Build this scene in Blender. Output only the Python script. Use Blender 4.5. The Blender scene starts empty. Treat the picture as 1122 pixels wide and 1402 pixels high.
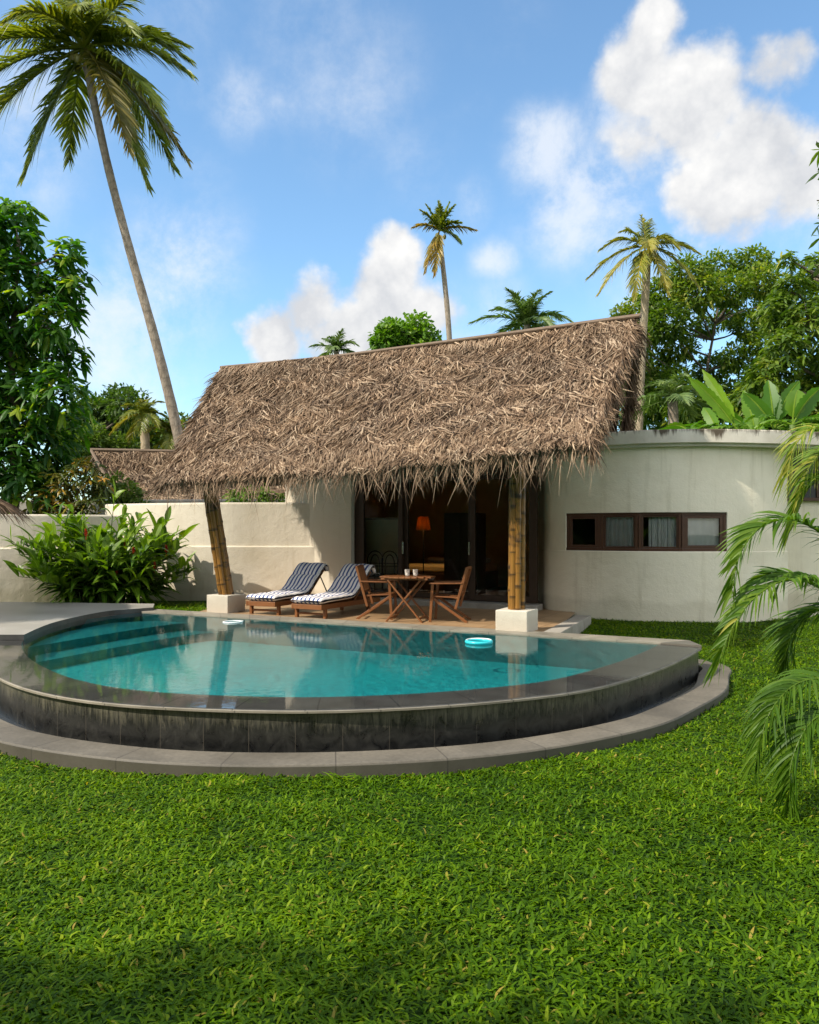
import bpy, math, random
import numpy as np
from mathutils import Vector, Matrix

rng = np.random.default_rng(11)
random.seed(5)
SC = bpy.context.scene
COL = SC.collection
F, CX, HY, CH = 1100.0, 561.0, 727.0, 1.5      # survey of the photograph: focal length in px, principal column, horizon row, eye height


def P(px, py, Y):
    return np.array([(px - CX) / F * Y, Y, CH - (py - HY) / F * Y])


def G(px, py, z=0.0):
    Y = F * (CH - z) / (py - HY)
    return np.array([(px - CX) / F * Y, Y, z])


def A(*a):
    return np.array(a, float)


U = A(.886, -.463, 0)       # along the villa front, to the right
V = A(.463, .886, 0)        # from the pool into the villa


def nrm(a):
    return a / np.maximum(np.linalg.norm(a, axis=-1, keepdims=True), 1e-9)


# ------------------------------------------------------------------ materials
def new_mat(name):
    m = bpy.data.materials.new(name)
    m.use_nodes = True
    nt = m.node_tree
    nt.nodes.clear()
    out = nt.nodes.new('ShaderNodeOutputMaterial')
    return m, nt, out


def N(nt, typ, **kw):
    n = nt.nodes.new(typ)
    for k, v in kw.items():
        setattr(n, k, v)
    return n


def ramp(nt, fac, stops):
    n = N(nt, 'ShaderNodeValToRGB')
    e = n.color_ramp.elements
    while len(e) < len(stops):
        e.new(.5)
    for i, (p, c) in enumerate(stops):
        e[i].position = p
        e[i].color = (*c, 1)
    if fac is not None:
        nt.links.new(fac, n.inputs[0])
    return n.outputs[0]


def attr(nt):
    a = N(nt, 'ShaderNodeAttribute', attribute_name='st')
    s = N(nt, 'ShaderNodeSeparateXYZ')
    nt.links.new(a.outputs['Vector'], s.inputs[0])
    return a.outputs['Vector'], s.outputs


def math_n(nt, op, a, b=None, c=None):
    n = N(nt, 'ShaderNodeMath', operation=op)
    for i, x in enumerate((a, b, c)):
        if x is None:
            continue
        if isinstance(x, (int, float)):
            n.inputs[i].default_value = x
        else:
            nt.links.new(x, n.inputs[i])
    return n.outputs[0]


def mixc(nt, fac, a, b, mode='MIX'):
    n = N(nt, 'ShaderNodeMix', data_type='RGBA', blend_type=mode)
    for i, x in ((0, fac), (6, a), (7, b)):
        if isinstance(x, (int, float)):
            n.inputs[i].default_value = x
        elif isinstance(x, tuple):
            n.inputs[i].default_value = (*x, 1)
        else:
            nt.links.new(x, n.inputs[i])
    return n.outputs[2]


def noise(nt, vec, scale, detail=4, rough=.55, dist=0, out='Fac'):
    n = N(nt, 'ShaderNodeTexNoise')
    n.inputs['Scale'].default_value = scale
    n.inputs['Detail'].default_value = detail
    n.inputs['Roughness'].default_value = rough
    n.inputs['Distortion'].default_value = dist
    if vec is not None:
        nt.links.new(vec, n.inputs['Vector'])
    return n.outputs[out]


def mapping(nt, vec, scale=(1, 1, 1), loc=(0, 0, 0), rot=(0, 0, 0)):
    n = N(nt, 'ShaderNodeMapping')
    n.inputs['Scale'].default_value = scale
    n.inputs['Location'].default_value = loc
    n.inputs['Rotation'].default_value = rot
    nt.links.new(vec, n.inputs['Vector'])
    return n.outputs[0]


def bump(nt, h, strength=.3, dist=.01):
    n = N(nt, 'ShaderNodeBump')
    n.inputs['Strength'].default_value = strength
    n.inputs['Distance'].default_value = dist
    nt.links.new(h, n.inputs['Height'])
    return n.outputs[0]


def princ(nt, out, color, rough=.7, normal=None, spec=.5, metal=0):
    b = N(nt, 'ShaderNodeBsdfPrincipled')
    if isinstance(color, tuple):
        b.inputs['Base Color'].default_value = (*color, 1)
    else:
        nt.links.new(color, b.inputs['Base Color'])
    if isinstance(rough, (int, float)):
        b.inputs['Roughness'].default_value = rough
    else:
        nt.links.new(rough, b.inputs['Roughness'])
    b.inputs['Specular IOR Level'].default_value = spec
    b.inputs['Metallic'].default_value = metal
    if normal is not None:
        nt.links.new(normal, b.inputs['Normal'])
    if out is not None:
        nt.links.new(b.outputs[0], out.inputs[0])
    return b


def geo_pos(nt):
    return N(nt, 'ShaderNodeNewGeometry').outputs['Position']


def objc(nt):
    return N(nt, 'ShaderNodeTexCoord').outputs['Object']


def m_leaf(name, stops, rough=.45, trans=.35, tcol=None, spec=.4, stripe=0, rib=None):
    m, nt, out = new_mat(name)
    v, s = attr(nt)
    c = ramp(nt, s[2], stops)
    nz = noise(nt, geo_pos(nt), 2.2, 2)
    c = mixc(nt, 1.0, c, ramp(nt, nz, [(.3, (.78, .80, .72)), (.7, (1.15, 1.12, 1.05))]), 'MULTIPLY')
    if stripe:
        w = N(nt, 'ShaderNodeTexWave')
        w.inputs['Scale'].default_value = stripe
        w.bands_direction = 'Y'
        nt.links.new(v, w.inputs['Vector'])
        c = mixc(nt, .22, c, mixc(nt, w.outputs['Fac'], (.5, .6, .3), (1, 1, 1)), 'MULTIPLY')
    if rib:
        ab = math_n(nt, 'ABSOLUTE', math_n(nt, 'SUBTRACT', s[0], .5))
        c = mixc(nt, math_n(nt, 'MULTIPLY', math_n(nt, 'LESS_THAN', ab, .045), .7), c, rib)
    b = princ(nt, None, c, rough, spec=spec)
    t = N(nt, 'ShaderNodeBsdfTranslucent')
    tc = mixc(nt, 1.0, c, tcol or (1.5, 1.7, .7), 'MULTIPLY')
    nt.links.new(tc, t.inputs[0])
    mx = N(nt, 'ShaderNodeMixShader')
    mx.inputs[0].default_value = trans
    nt.links.new(b.outputs[0], mx.inputs[1])
    nt.links.new(t.outputs[0], mx.inputs[2])
    nt.links.new(mx.outputs[0], out.inputs[0])
    return m


def m_plaster(name, base, dirt, seed=0, streak=.5):
    m, nt, out = new_mat(name)
    p = geo_pos(nt)
    p1 = mapping(nt, p, loc=(seed, seed * .7, 0))
    a = noise(nt, p1, .9, 6, .6)
    st = noise(nt, mapping(nt, p1, scale=(5, 5, .5)), 1.0, 5, .65)
    c = mixc(nt, math_n(nt, 'MULTIPLY', ramp(nt, a, [(.48, (0, 0, 0)), (.78, (1, 1, 1))]), .40), base, dirt)
    c = mixc(nt, math_n(nt, 'MULTIPLY', ramp(nt, st, [(.55, (0, 0, 0)), (.8, (1, 1, 1))]), streak), c, dirt)
    sp = N(nt, 'ShaderNodeSeparateXYZ')
    nt.links.new(p, sp.inputs[0])
    # damp stain with a ragged edge along the foot of the wall
    zz = math_n(nt, 'ADD', sp.outputs[2], math_n(nt, 'MULTIPLY', a, -.42))
    foot = ramp(nt, zz, [(-.0, (1, 1, 1)), (.09, (0, 0, 0))])
    c = mixc(nt, math_n(nt, 'MULTIPLY', foot, .22), c, tuple(x * .75 for x in dirt))
    h = noise(nt, p1, 5, 7, .6)
    h2 = noise(nt, p1, 40, 3, .6)
    hh = math_n(nt, 'ADD', h, math_n(nt, 'MULTIPLY', h2, .15))
    princ(nt, out, c, .85, bump(nt, hh, .45, .03), .25)
    return m


def m_wood(name, c1, c2, rough=.45, scale=1.0):
    m, nt, out = new_mat(name)
    o = objc(nt)
    n1 = noise(nt, mapping(nt, o, scale=(9 * scale, 9 * scale, 9 * scale)), 1.4, 5, .6, .6)
    n2 = noise(nt, geo_pos(nt), 2.5, 3)
    c = mixc(nt, n1, c1, c2)
    c = mixc(nt, math_n(nt, 'MULTIPLY', n2, .4), c, tuple(x * .6 for x in c1))
    princ(nt, out, c, rough, bump(nt, n1, .15, .004), .4)
    return m


def m_stone(name, c1, c2, rough=.55, scale=3, tile=0, joint=(.1, .1, .1), r2=None, bmp=.2, spec=.4, dark_below=None):
    m, nt, out = new_mat(name)
    p = geo_pos(nt)
    a = noise(nt, p, scale, 7, .62)
    b = noise(nt, p, scale * 14, 4, .6)
    c = mixc(nt, ramp(nt, a, [(.3, (0, 0, 0)), (.7, (1, 1, 1))]), c1, c2)
    c = mixc(nt, .25, c, mixc(nt, b, (.5, .5, .5), (1.2, 1.2, 1.2)), 'MULTIPLY')
    if tile:
        v, s = attr(nt)
        fr = math_n(nt, 'FRACT', math_n(nt, 'DIVIDE', s[0], tile))
        j = math_n(nt, 'LESS_THAN', fr, .012 / tile)
        idn = N(nt, 'ShaderNodeTexWhiteNoise', noise_dimensions='1D')
        nt.links.new(math_n(nt, 'FLOOR', math_n(nt, 'DIVIDE', s[0], tile)), idn.inputs['W'])
        c = mixc(nt, .35, c, mixc(nt, idn.outputs[0], (.55, .55, .55), (1.2, 1.18, 1.12)), 'MULTIPLY')
        c = mixc(nt, math_n(nt, 'MULTIPLY', j, .8), c, joint)
    if dark_below is not None:      # riser below the nosing mixed towards a dark tone, ragged upper edge
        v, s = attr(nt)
        gz = math_n(nt, 'SUBTRACT', dark_below, math_n(nt, 'SUBTRACT', s[1], math_n(nt, 'MULTIPLY', b, .03)))
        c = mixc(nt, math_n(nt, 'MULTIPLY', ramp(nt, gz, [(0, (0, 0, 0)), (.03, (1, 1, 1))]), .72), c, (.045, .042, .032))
    rr = rough if r2 is None else math_n(nt, 'ADD', math_n(nt, 'MULTIPLY', a, r2 - rough), rough)
    hh = math_n(nt, 'ADD', a, math_n(nt, 'MULTIPLY', b, .3))
    princ(nt, out, c, rr, bump(nt, hh, bmp, .01), spec)
    return m


def m_plain(name, c, rough=.5, metal=0, spec=.5, var=.15):
    m, nt, out = new_mat(name)
    n = noise(nt, geo_pos(nt), 6, 4)
    cc = mixc(nt, n, tuple(x * (1 - var) for x in c), tuple(min(1, x * (1 + var)) for x in c))
    princ(nt, out, cc, rough, None, spec, metal)
    return m


def m_glass(name, tint=(.82, .86, .84), extra=.04):
    m, nt, out = new_mat(name)
    fr = N(nt, 'ShaderNodeFresnel')
    fr.inputs[0].default_value = 1.5
    t = N(nt, 'ShaderNodeBsdfTransparent')
    t.inputs[0].default_value = (*tint, 1)
    g = N(nt, 'ShaderNodeBsdfGlossy')
    g.inputs['Roughness'].default_value = .01
    nz = noise(nt, geo_pos(nt), .9, 1)
    nt.links.new(bump(nt, nz, .05, .05), g.inputs['Normal'])
    mx = N(nt, 'ShaderNodeMixShader')
    nt.links.new(math_n(nt, 'ADD', fr.outputs[0], extra), mx.inputs[0])
    nt.links.new(t.outputs[0], mx.inputs[1])
    nt.links.new(g.outputs[0], mx.inputs[2])
    nt.links.new(mx.outputs[0], out.inputs[0])
    return m


def m_water(name, tint=(.86, .965, .96), film=False):
    m, nt, out = new_mat(name)
    p = geo_pos(nt)
    w1 = noise(nt, mapping(nt, p, scale=(1, 1, 1)), 7.0, 3, .55, .2)
    w2 = noise(nt, p, 26, 3, .6, .3)
    big = noise(nt, p, .8, 2)
    h = math_n(nt, 'ADD', w1, math_n(nt, 'MULTIPLY', w2, .3))
    h = math_n(nt, 'MULTIPLY', h, math_n(nt, 'ADD', math_n(nt, 'MULTIPLY', big, .8), .1))
    nrmo = bump(nt, h, .045 if film else .13, .02)
    fr = N(nt, 'ShaderNodeFresnel')
    fr.inputs[0].default_value = 1.40 if film else 1.36
    nt.links.new(nrmo, fr.inputs['Normal'])
    t = N(nt, 'ShaderNodeBsdfTransparent')
    t.inputs[0].default_value = (*tint, 1)
    g = N(nt, 'ShaderNodeBsdfGlossy')
    g.inputs['Roughness'].default_value = .02
    nt.links.new(nrmo, g.inputs['Normal'])
    mx = N(nt, 'ShaderNodeMixShader')
    nt.links.new(fr.outputs[0], mx.inputs[0])
    nt.links.new(t.outputs[0], mx.inputs[1])
    nt.links.new(g.outputs[0], mx.inputs[2])
    nt.links.new(mx.outputs[0], out.inputs[0])
    return m


def m_pooltile(name, c1=(.012, .36, .39), c2=(.03, .58, .58)):
    m, nt, out = new_mat(name)
    p = geo_pos(nt)
    a = noise(nt, p, 1.2, 4)
    vo = N(nt, 'ShaderNodeTexVoronoi')
    vo.inputs['Scale'].default_value = 16
    nt.links.new(p, vo.inputs['Vector'])
    c = mixc(nt, a, c1, c2)
    c = mixc(nt, .28, c, mixc(nt, vo.outputs['Color'], (.5, .5, .5), (1.3, 1.3, 1.3)), 'MULTIPLY')
    princ(nt, out, c, .5)
    return m


def m_tilewall(name):
    """black stone slabs with pale lime wisps running down from the rim"""
    m, nt, out = new_mat(name)
    v, s = attr(nt)
    p = geo_pos(nt)
    T = .40
    fr = math_n(nt, 'FRACT', math_n(nt, 'DIVIDE', s[0], T))
    j = math_n(nt, 'LESS_THAN', fr, .014)
    wn = N(nt, 'ShaderNodeTexWhiteNoise', noise_dimensions='1D')
    nt.links.new(math_n(nt, 'FLOOR', math_n(nt, 'DIVIDE', s[0], T)), wn.inputs['W'])
    a = noise(nt, p, 7, 7, .65, 1.2)
    base = mixc(nt, ramp(nt, a, [(.35, (0, 0, 0)), (.75, (1, 1, 1))]), (.006, .0065, .007), (.040, .040, .036))
    base = mixc(nt, .5, base, mixc(nt, wn.outputs[0], (.5, .5, .5), (1.5, 1.45, 1.4)), 'MULTIPLY')
    st = noise(nt, mapping(nt, v, scale=(24, 3.0, 0)), 1.0, 7, .75, 1.3)
    st2 = noise(nt, mapping(nt, v, scale=(2.2, .6, 0)), 1.0, 3, .6)
    # wisps are longest at the rim (t = 0 at rim)
    reach = math_n(nt, 'SUBTRACT', math_n(nt, 'ADD', st, math_n(nt, 'MULTIPLY', st2, .35)), math_n(nt, 'MULTIPLY', s[1], 1.5))
    wis = ramp(nt, reach, [(.46, (0, 0, 0)), (.74, (1, 1, 1))])
    c = mixc(nt, math_n(nt, 'MULTIPLY', wis, .50), base, (.26, .24, .17))
    c = mixc(nt, math_n(nt, 'MULTIPLY', j, .5), c, (.12, .105, .08))
    hh = math_n(nt, 'SUBTRACT', a, math_n(nt, 'MULTIPLY', j, 1.0))
    princ(nt, out, c, math_n(nt, 'ADD', math_n(nt, 'MULTIPLY', a, .3), .16), bump(nt, hh, .35, .008), .55)
    return m


def m_thatch(name, dark=0.0):
    m, nt, out = new_mat(name)
    v, s = attr(nt)
    c = ramp(nt, s[2], [(0, (.040, .026, .016)), (.35, (.165, .108, .066)), (.65, (.300, .212, .138)), (1, (.50, .395, .28))])
    nz = noise(nt, geo_pos(nt), 1.3, 4)
    c = mixc(nt, 1.0, c, ramp(nt, nz, [(.3, (.75, .74, .74)), (.7, (1.15, 1.1, 1.03))]), 'MULTIPLY')
    b = princ(nt, None, c, .7, spec=.25)
    t = N(nt, 'ShaderNodeBsdfTranslucent')
    nt.links.new(c, t.inputs[0])
    mx = N(nt, 'ShaderNodeMixShader')
    mx.inputs[0].default_value = .12
    nt.links.new(b.outputs[0], mx.inputs[1])
    nt.links.new(t.outputs[0], mx.inputs[2])
    nt.links.new(mx.outputs[0], out.inputs[0])
    return m


def m_bamboo(name):
    m, nt, out = new_mat(name)
    v, s = attr(nt)
    p = geo_pos(nt)
    a = noise(nt, mapping(nt, p, scale=(20, 20, 2.0)), 1.0, 5, .65)
    b = noise(nt, p, 3.5, 4, .6)
    c = mixc(nt, a, (.12, .052, .010), (.34, .165, .026))
    c = mixc(nt, math_n(nt, 'MULTIPLY', ramp(nt, noise(nt, mapping(nt, p, scale=(1.5, 1.5, 3.2)), 1.6, 5, .65), [(.5, (0, 0, 0)), (.6, (1, 1, 1))]), .8), c, (.050, .026, .010))
    node = ramp(nt, s[0], [(.0, (0, 0, 0)), (.6, (0, 0, 0)), (1, (1, 1, 1))])
    c = mixc(nt, math_n(nt, 'MULTIPLY', node, .92), c, (.020, .011, .006))
    princ(nt, out, c, .4, bump(nt, a, .2, .004), .4)
    return m


def m_bark(name, c1, c2, rings=0):
    m, nt, out = new_mat(name)
    v, s = attr(nt)
    p = geo_pos(nt)
    a = noise(nt, mapping(nt, p, scale=(5, 5, 2)), 1.5, 6, .65)
    c = mixc(nt, ramp(nt, a, [(.3, (0, 0, 0)), (.7, (1, 1, 1))]), c1, c2)
    h = a
    if rings:
        w = math_n(nt, 'FRACT', math_n(nt, 'ADD', math_n(nt, 'MULTIPLY', s[1], rings), math_n(nt, 'MULTIPLY', a, 2.2)))
        c = mixc(nt, math_n(nt, 'MULTIPLY', math_n(nt, 'LESS_THAN', w, .22), .3), c, tuple(x * .4 for x in c1))
        h = math_n(nt, 'ADD', a, w)
    princ(nt, out, c, .85, bump(nt, h, .5, .03), .2)
    return m


def m_stripes(name, period=.086):
    m, nt, out = new_mat(name)
    o = objc(nt)
    s = N(nt, 'ShaderNodeSeparateXYZ')
    nt.links.new(o, s.inputs[0])
    wob = noise(nt, o, 6, 2)
    x = math_n(nt, 'ADD', s.outputs[0], math_n(nt, 'MULTIPLY', wob, .012))
    fr = math_n(nt, 'FRACT', math_n(nt, 'DIVIDE', math_n(nt, 'ADD', x, 10), period))
    k = math_n(nt, 'LESS_THAN', fr, .41)
    n = noise(nt, o, 60, 3)
    c = mixc(nt, k, (.90, .86, .83), (.045, .085, .26))
    c = mixc(nt, .3, c, mixc(nt, n, (.7, .7, .7), (1.1, 1.1, 1.1)), 'MULTIPLY')
    w = noise(nt, o, 9, 4)
    princ(nt, out, c, .85, bump(nt, w, .35, .03), .2)
    return m


def m_floor(name):
    m, nt, out = new_mat(name)
    p = geo_pos(nt)
    r = mapping(nt, p, rot=(0, 0, math.radians(27.6)))
    br = N(nt, 'ShaderNodeTexBrick')
    br.offset = 0
    br.inputs['Scale'].default_value = 1
    br.inputs['Brick Width'].default_value = .4
    br.inputs['Row Height'].default_value = .4
    br.inputs['Mortar Size'].default_value = .006
    br.inputs['Color1'].default_value = (.40, .27, .150, 1)
    br.inputs['Color2'].default_value = (.33, .215, .115, 1)
    br.inputs['Mortar'].default_value = (.13, .085, .05, 1)
    nt.links.new(r, br.inputs['Vector'])
    a = noise(nt, p, 4, 6, .6)
    c = mixc(nt, .5, br.outputs[0], mixc(nt, a, (.55, .5, .45), (1.3, 1.25, 1.2)), 'MULTIPLY')
    princ(nt, out, c, .45, None, .4)
    return m


def m_fascia(name):
    m, nt, out = new_mat(name)
    v, s = attr(nt)
    p = geo_pos(nt)
    a = noise(nt, p, 1.3, 6, .65)
    base = mixc(nt, ramp(nt, a, [(.4, (0, 0, 0)), (.75, (1, 1, 1))]), (.72, .67, .57), (.50, .46, .37))
    st = noise(nt, mapping(nt, v, scale=(7, .8, 0)), 1.0, 6, .75, .3)
    st2 = noise(nt, mapping(nt, v, scale=(.9, 0, 0)), 1.0, 2, .6)
    # dirt runs start on the roof edge (z 3.26) and end raggedly
    top = math_n(nt, 'SUBTRACT', 3.28, s[1])
    rr = math_n(nt, 'SUBTRACT', math_n(nt, 'ADD', st, math_n(nt, 'MULTIPLY', math_n(nt, 'SUBTRACT', st2, .42), 1.5)), math_n(nt, 'MULTIPLY', top, 1.7))
    k = ramp(nt, rr, [(.44, (0, 0, 0)), (.60, (1, 1, 1))])
    c = mixc(nt, math_n(nt, 'MULTIPLY', k, .9), base, (.060, .040, .022))
    princ(nt, out, c, .85, bump(nt, a, .3, .02), .2)
    return m


def m_emit(name, c, s):
    m, nt, out = new_mat(name)
    e = N(nt, 'ShaderNodeEmission')
    e.inputs[0].default_value = (*c, 1)
    e.inputs[1].default_value = s
    nt.links.new(e.outputs[0], out.inputs[0])
    return m


def m_lawn(name):
    m, nt, out = new_mat(name)
    p = geo_pos(nt)
    a = noise(nt, p, 9, 6, .7)
    b = noise(nt, p, .5, 3)
    c = mixc(nt, a, (.010, .028, .004), (.035, .085, .010))
    c = mixc(nt, math_n(nt, 'MULTIPLY', ramp(nt, b, [(.5, (0, 0, 0)), (.8, (1, 1, 1))]), .3), c, (.06, .05, .02))
    princ(nt, out, c, .95, bump(nt, a, .6, .03), .1)
    return m


def m_cup(name):
    m, nt, out = new_mat(name)
    o = objc(nt)
    vo = N(nt, 'ShaderNodeTexVoronoi')
    vo.inputs['Scale'].default_value = 38
    nt.links.new(o, vo.inputs['Vector'])
    k = ramp(nt, vo.outputs['Distance'], [(.30, (1, 1, 1)), (.42, (0, 0, 0))])
    c = mixc(nt, k, (.74, .72, .66), (.20, .17, .12))
    princ(nt, out, c, .3)
    return m


M = {}
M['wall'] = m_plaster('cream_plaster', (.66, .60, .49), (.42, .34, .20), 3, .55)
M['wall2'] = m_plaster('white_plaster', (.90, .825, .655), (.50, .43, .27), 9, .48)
M['fascia'] = m_fascia('weathered_fascia')
M['pedestal'] = m_plaster('block_plaster', (.58, .54, .45), (.36, .30, .22), 21, .5)
M['thatch'] = m_thatch('dry_thatch')
M['darkwood'] = m_wood('dark_wood', (.030, .017, .010), (.075, .042, .024), .4)
M['window_wood'] = m_wood('window_wood', (.060, .026, .014), (.125, .055, .028), .4)
M['teak'] = m_wood('teak', (.15, .055, .018), (.29, .115, .036), .42)
M['pole'] = m_wood('roof_pole', (.10, .065, .04), (.24, .17, .11), .7)
M['bamboo'] = m_bamboo('bamboo')
M['glass'] = m_glass('door_glass', (.90, .93, .90), .0)
M['wglass'] = m_glass('window_glass', (.93, .95, .95), .0)
M['water'] = m_water('pool_water')
M['film'] = m_water('water_film', (.97, .97, .96), True)
M['tile'] = m_pooltile('turquoise_mosaic')
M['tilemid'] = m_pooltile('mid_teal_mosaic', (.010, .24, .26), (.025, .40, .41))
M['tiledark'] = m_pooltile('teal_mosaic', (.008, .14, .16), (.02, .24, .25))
M['tilewall'] = m_tilewall('black_stone_slabs')
M['coping'] = m_stone('grey_coping', (.20, .18, .142), (.34, .31, .25), .35, 2.2, .62, (.09, .085, .07), .6, .15)
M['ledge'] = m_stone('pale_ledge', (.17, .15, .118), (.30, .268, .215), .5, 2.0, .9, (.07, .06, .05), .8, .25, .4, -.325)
M['gutter'] = m_stone('dark_gutter', (.02, .022, .024), (.05, .05, .05), .15, 4, 0, (0, 0, 0), .3, .15)
M['deck'] = m_stone('polished_cement', (.30, .285, .255), (.44, .42, .38), .22, 1.1, 0, (0, 0, 0), .5, .08)
M['deckedge'] = m_stone('dark_deck_edge', (.05, .05, .05), (.10, .10, .095), .4, 3)
M['kerb'] = m_stone('kerb_stone', (.26, .24, .20), (.42, .39, .34), .7, 3)
M['terrace'] = m_floor('terracotta_floor')
M['lawn'] = m_lawn('lawn_soil')
M['grass'] = m_leaf('grass_blade', [(0, (.016, .052, .001)), (.45, (.074, .165, .002)), (.8, (.165, .282, .004)), (.93, (.25, .34, .015)), (1, (.36, .27, .06))], .5, .38, (1.7, 1.6, .25), .16)
M['stripes'] = m_stripes('striped_canvas')
M['cup'] = m_cup('patterned_cup')
M['iron'] = m_plain('black_iron', (.02, .02, .02), .4)
M['black'] = m_plain('black_cushion', (.02, .02, .022), .8)
M['steel'] = m_plain('steel', (.6, .6, .58), .25, 1)
M['room'] = m_plain('room_wall', (.60, .47, .28), .9)
M['roomfloor'] = m_plain('room_floor', (.16, .11, .07), .35)
M['panel'] = m_plain('pale_panel', (.80, .77, .66), .7)
M['curtain'] = m_plain('curtain', (.80, .78, .74), .9)
M['shade'] = m_leaf('lamp_shade', [(0, (.30, .17, .06)), (1, (.36, .21, .08))], .8, .22, (1, .8, .5), .1)
M['bulb'] = m_emit('lamp_glow', (1, .58, .20), 75)
M['ring'] = m_plain('ring_plastic', (.03, .55, .62), .3)
M['ringw'] = m_plain('white_plastic', (.75, .8, .8), .35)
M['palm_bark'] = m_bark('palm_bark', (.17, .135, .10), (.36, .30, .235), 3.2)
M['pale_bark'] = m_bark('pale_palm_bark', (.30, .235, .15), (.50, .41, .28), 2.0)
M['bark'] = m_bark('tree_bark', (.07, .055, .04), (.20, .165, .12))
M['frond'] = m_leaf('palm_frond', [(0, (.055, .095, .008)), (.5, (.140, .200, .020)), (.85, (.26, .285, .03)), (1, (.42, .34, .06))], .42, .40, (1.6, 1.4, .4), .4)
M['frond_old'] = m_leaf('old_palm_frond', [(0, (.09, .10, .016)), (.5, (.23, .19, .03)), (1, (.44, .28, .05))], .4, .38, (1.5, 1.3, .5), .5)
M['frond_gold'] = m_leaf('golden_palm_frond', [(0, (.075, .125, .014)), (.5, (.20, .235, .028)), (1, (.42, .34, .055))], .4, .35, (1.4, 1.3, .5), .5)
M['frond_grey'] = m_leaf('grey_green_frond', [(0, (.050, .090, .026)), (.6, (.11, .18, .05)), (1, (.21, .27, .08))], .4, .3, (1.4, 1.6, .6), .5)
M['areca'] = m_leaf('areca_frond', [(0, (.026, .075, .006)), (.5, (.070, .155, .010)), (.85, (.16, .25, .02)), (1, (.36, .36, .06))], .5, .35, (1.6, 1.7, .5), .3)
M['bigleaf'] = m_leaf('broad_leaf', [(0, (.010, .045, .007)), (.5, (.030, .110, .012)), (.85, (.090, .200, .016)), (1, (.25, .33, .03))], .45, .46, (1.9, 2.0, .4), .35)
M['leaf'] = m_leaf('tree_leaf', [(0, (.030, .070, .006)), (.5, (.085, .155, .014)), (.9, (.18, .255, .025)), (1, (.28, .30, .05))], .5, .40, (1.7, 1.8, .5), .4)
M['leaf_lime'] = m_leaf('lime_leaf', [(0, (.05, .13, .010)), (.5, (.12, .24, .018)), (1, (.24, .36, .04))], .45, .35, (1.5, 1.7, .5), .4)
M['leaf_dark'] = m_leaf('dark_leaf', [(0, (.022, .055, .010)), (.5, (.065, .120, .018)), (1, (.15, .22, .03))], .5, .35, (1.6, 1.8, .6), .3)
M['leaf_croton'] = m_leaf('croton_leaf', [(0, (.03, .055, .010)), (.45, (.07, .10, .012)), (.75, (.26, .20, .02)), (1, (.44, .22, .02))], .4, .25, None, .4)
M['ginger'] = m_leaf('ginger_leaf', [(0, (.020, .070, .005)), (.4, (.070, .165, .010)), (.8, (.18, .290, .016)), (1, (.28, .37, .03))], .4, .36, (1.6, 1.7, .4), .45, 0, (.26, .34, .06))
M['flower'] = m_leaf('red_bract', [(0, (.22, .015, .008)), (1, (.55, .07, .03))], .4, .2, (1, 1, 1))
M['banana'] = m_leaf('banana_leaf', [(0, (.030, .10, .010)), (.5, (.080, .20, .016)), (1, (.22, .34, .03))], .42, .40, (1.5, 1.6, .4), .35, 14, (.30, .38, .10))
M['stem'] = m_plain('green_stem', (.10, .16, .04), .5)
M['cane'] = m_plain('areca_cane', (.18, .20, .06), .5)
M['nut'] = m_plain('coconut', (.16, .15, .035), .5)


# ------------------------------------------------------------------ mesh building
class MB:
    def __init__(s):
        s.v, s.f, s.st, s.n = [], [], [], 0

    def add(s, V_, F_, st=None, mi=0):
        V_ = np.asarray(V_, float).reshape(-1, 3)
        if st is None:
            st = np.zeros((len(V_), 3))
            st[:, 2] = .5
        F_ = np.asarray(F_, np.int64)
        if F_.ndim == 1:
            F_ = F_[None]
        s.v.append(V_)
        s.st.append(np.asarray(st, float).reshape(-1, 3))
        s.f.append((F_ + s.n, mi))
        s.n += len(V_)

    def build(s, name, mats, parent=None, smooth=False, bevel=0, loc=None):
        if not isinstance(mats, (list, tuple)):
            mats = [mats]
        me = bpy.data.meshes.new(name)
        V_ = np.concatenate(s.v)
        off = np.zeros(3)
        if parent is not None:
            q = parent
            while q is not None:
                off += np.array(q.location)
                q = q.parent
        elif loc is not None:
            off = np.array(loc, float)
        if not s.local if hasattr(s, 'local') else True:
            V_ = V_ - off
        me.vertices.add(len(V_))
        me.vertices.foreach_set('co', V_.astype(np.float32).ravel())
        idx = np.concatenate([f.ravel() for f, _ in s.f])
        tot = np.concatenate([np.full(len(f), f.shape[1]) for f, _ in s.f])
        mi = np.concatenate([np.full(len(f), m) for f, m in s.f])
        start = np.concatenate([[0], np.cumsum(tot)[:-1]])
        me.loops.add(len(idx))
        me.loops.foreach_set('vertex_index', idx.astype(np.int32))
        me.polygons.add(len(tot))
        me.polygons.foreach_set('loop_start', start.astype(np.int32))
        me.polygons.foreach_set('loop_total', tot.astype(np.int32))
        me.polygons.foreach_set('material_index', mi.astype(np.int32))
        me.polygons.foreach_set('use_smooth', np.full(len(tot), bool(smooth)))
        a = me.attributes.new('st', 'FLOAT_VECTOR', 'POINT')
        a.data.foreach_set('vector', np.concatenate(s.st).astype(np.float32).ravel())
        me.update(calc_edges=True)
        me.validate()
        if smooth:
            me.set_sharp_from_angle(angle=math.radians(38))
        for m in mats:
            me.materials.append(m)
        o = bpy.data.objects.new(name, me)
        COL.objects.link(o)
        if parent is not None:
            o.parent = parent
        elif loc is not None:
            o.location = loc
        if bevel:
            b = o.modifiers.new('edge', 'BEVEL')
            b.width = bevel
            b.segments = 2
            b.limit_method = 'ANGLE'
        return o


def LMB():
    m = MB()
    m.local = True
    return m


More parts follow.
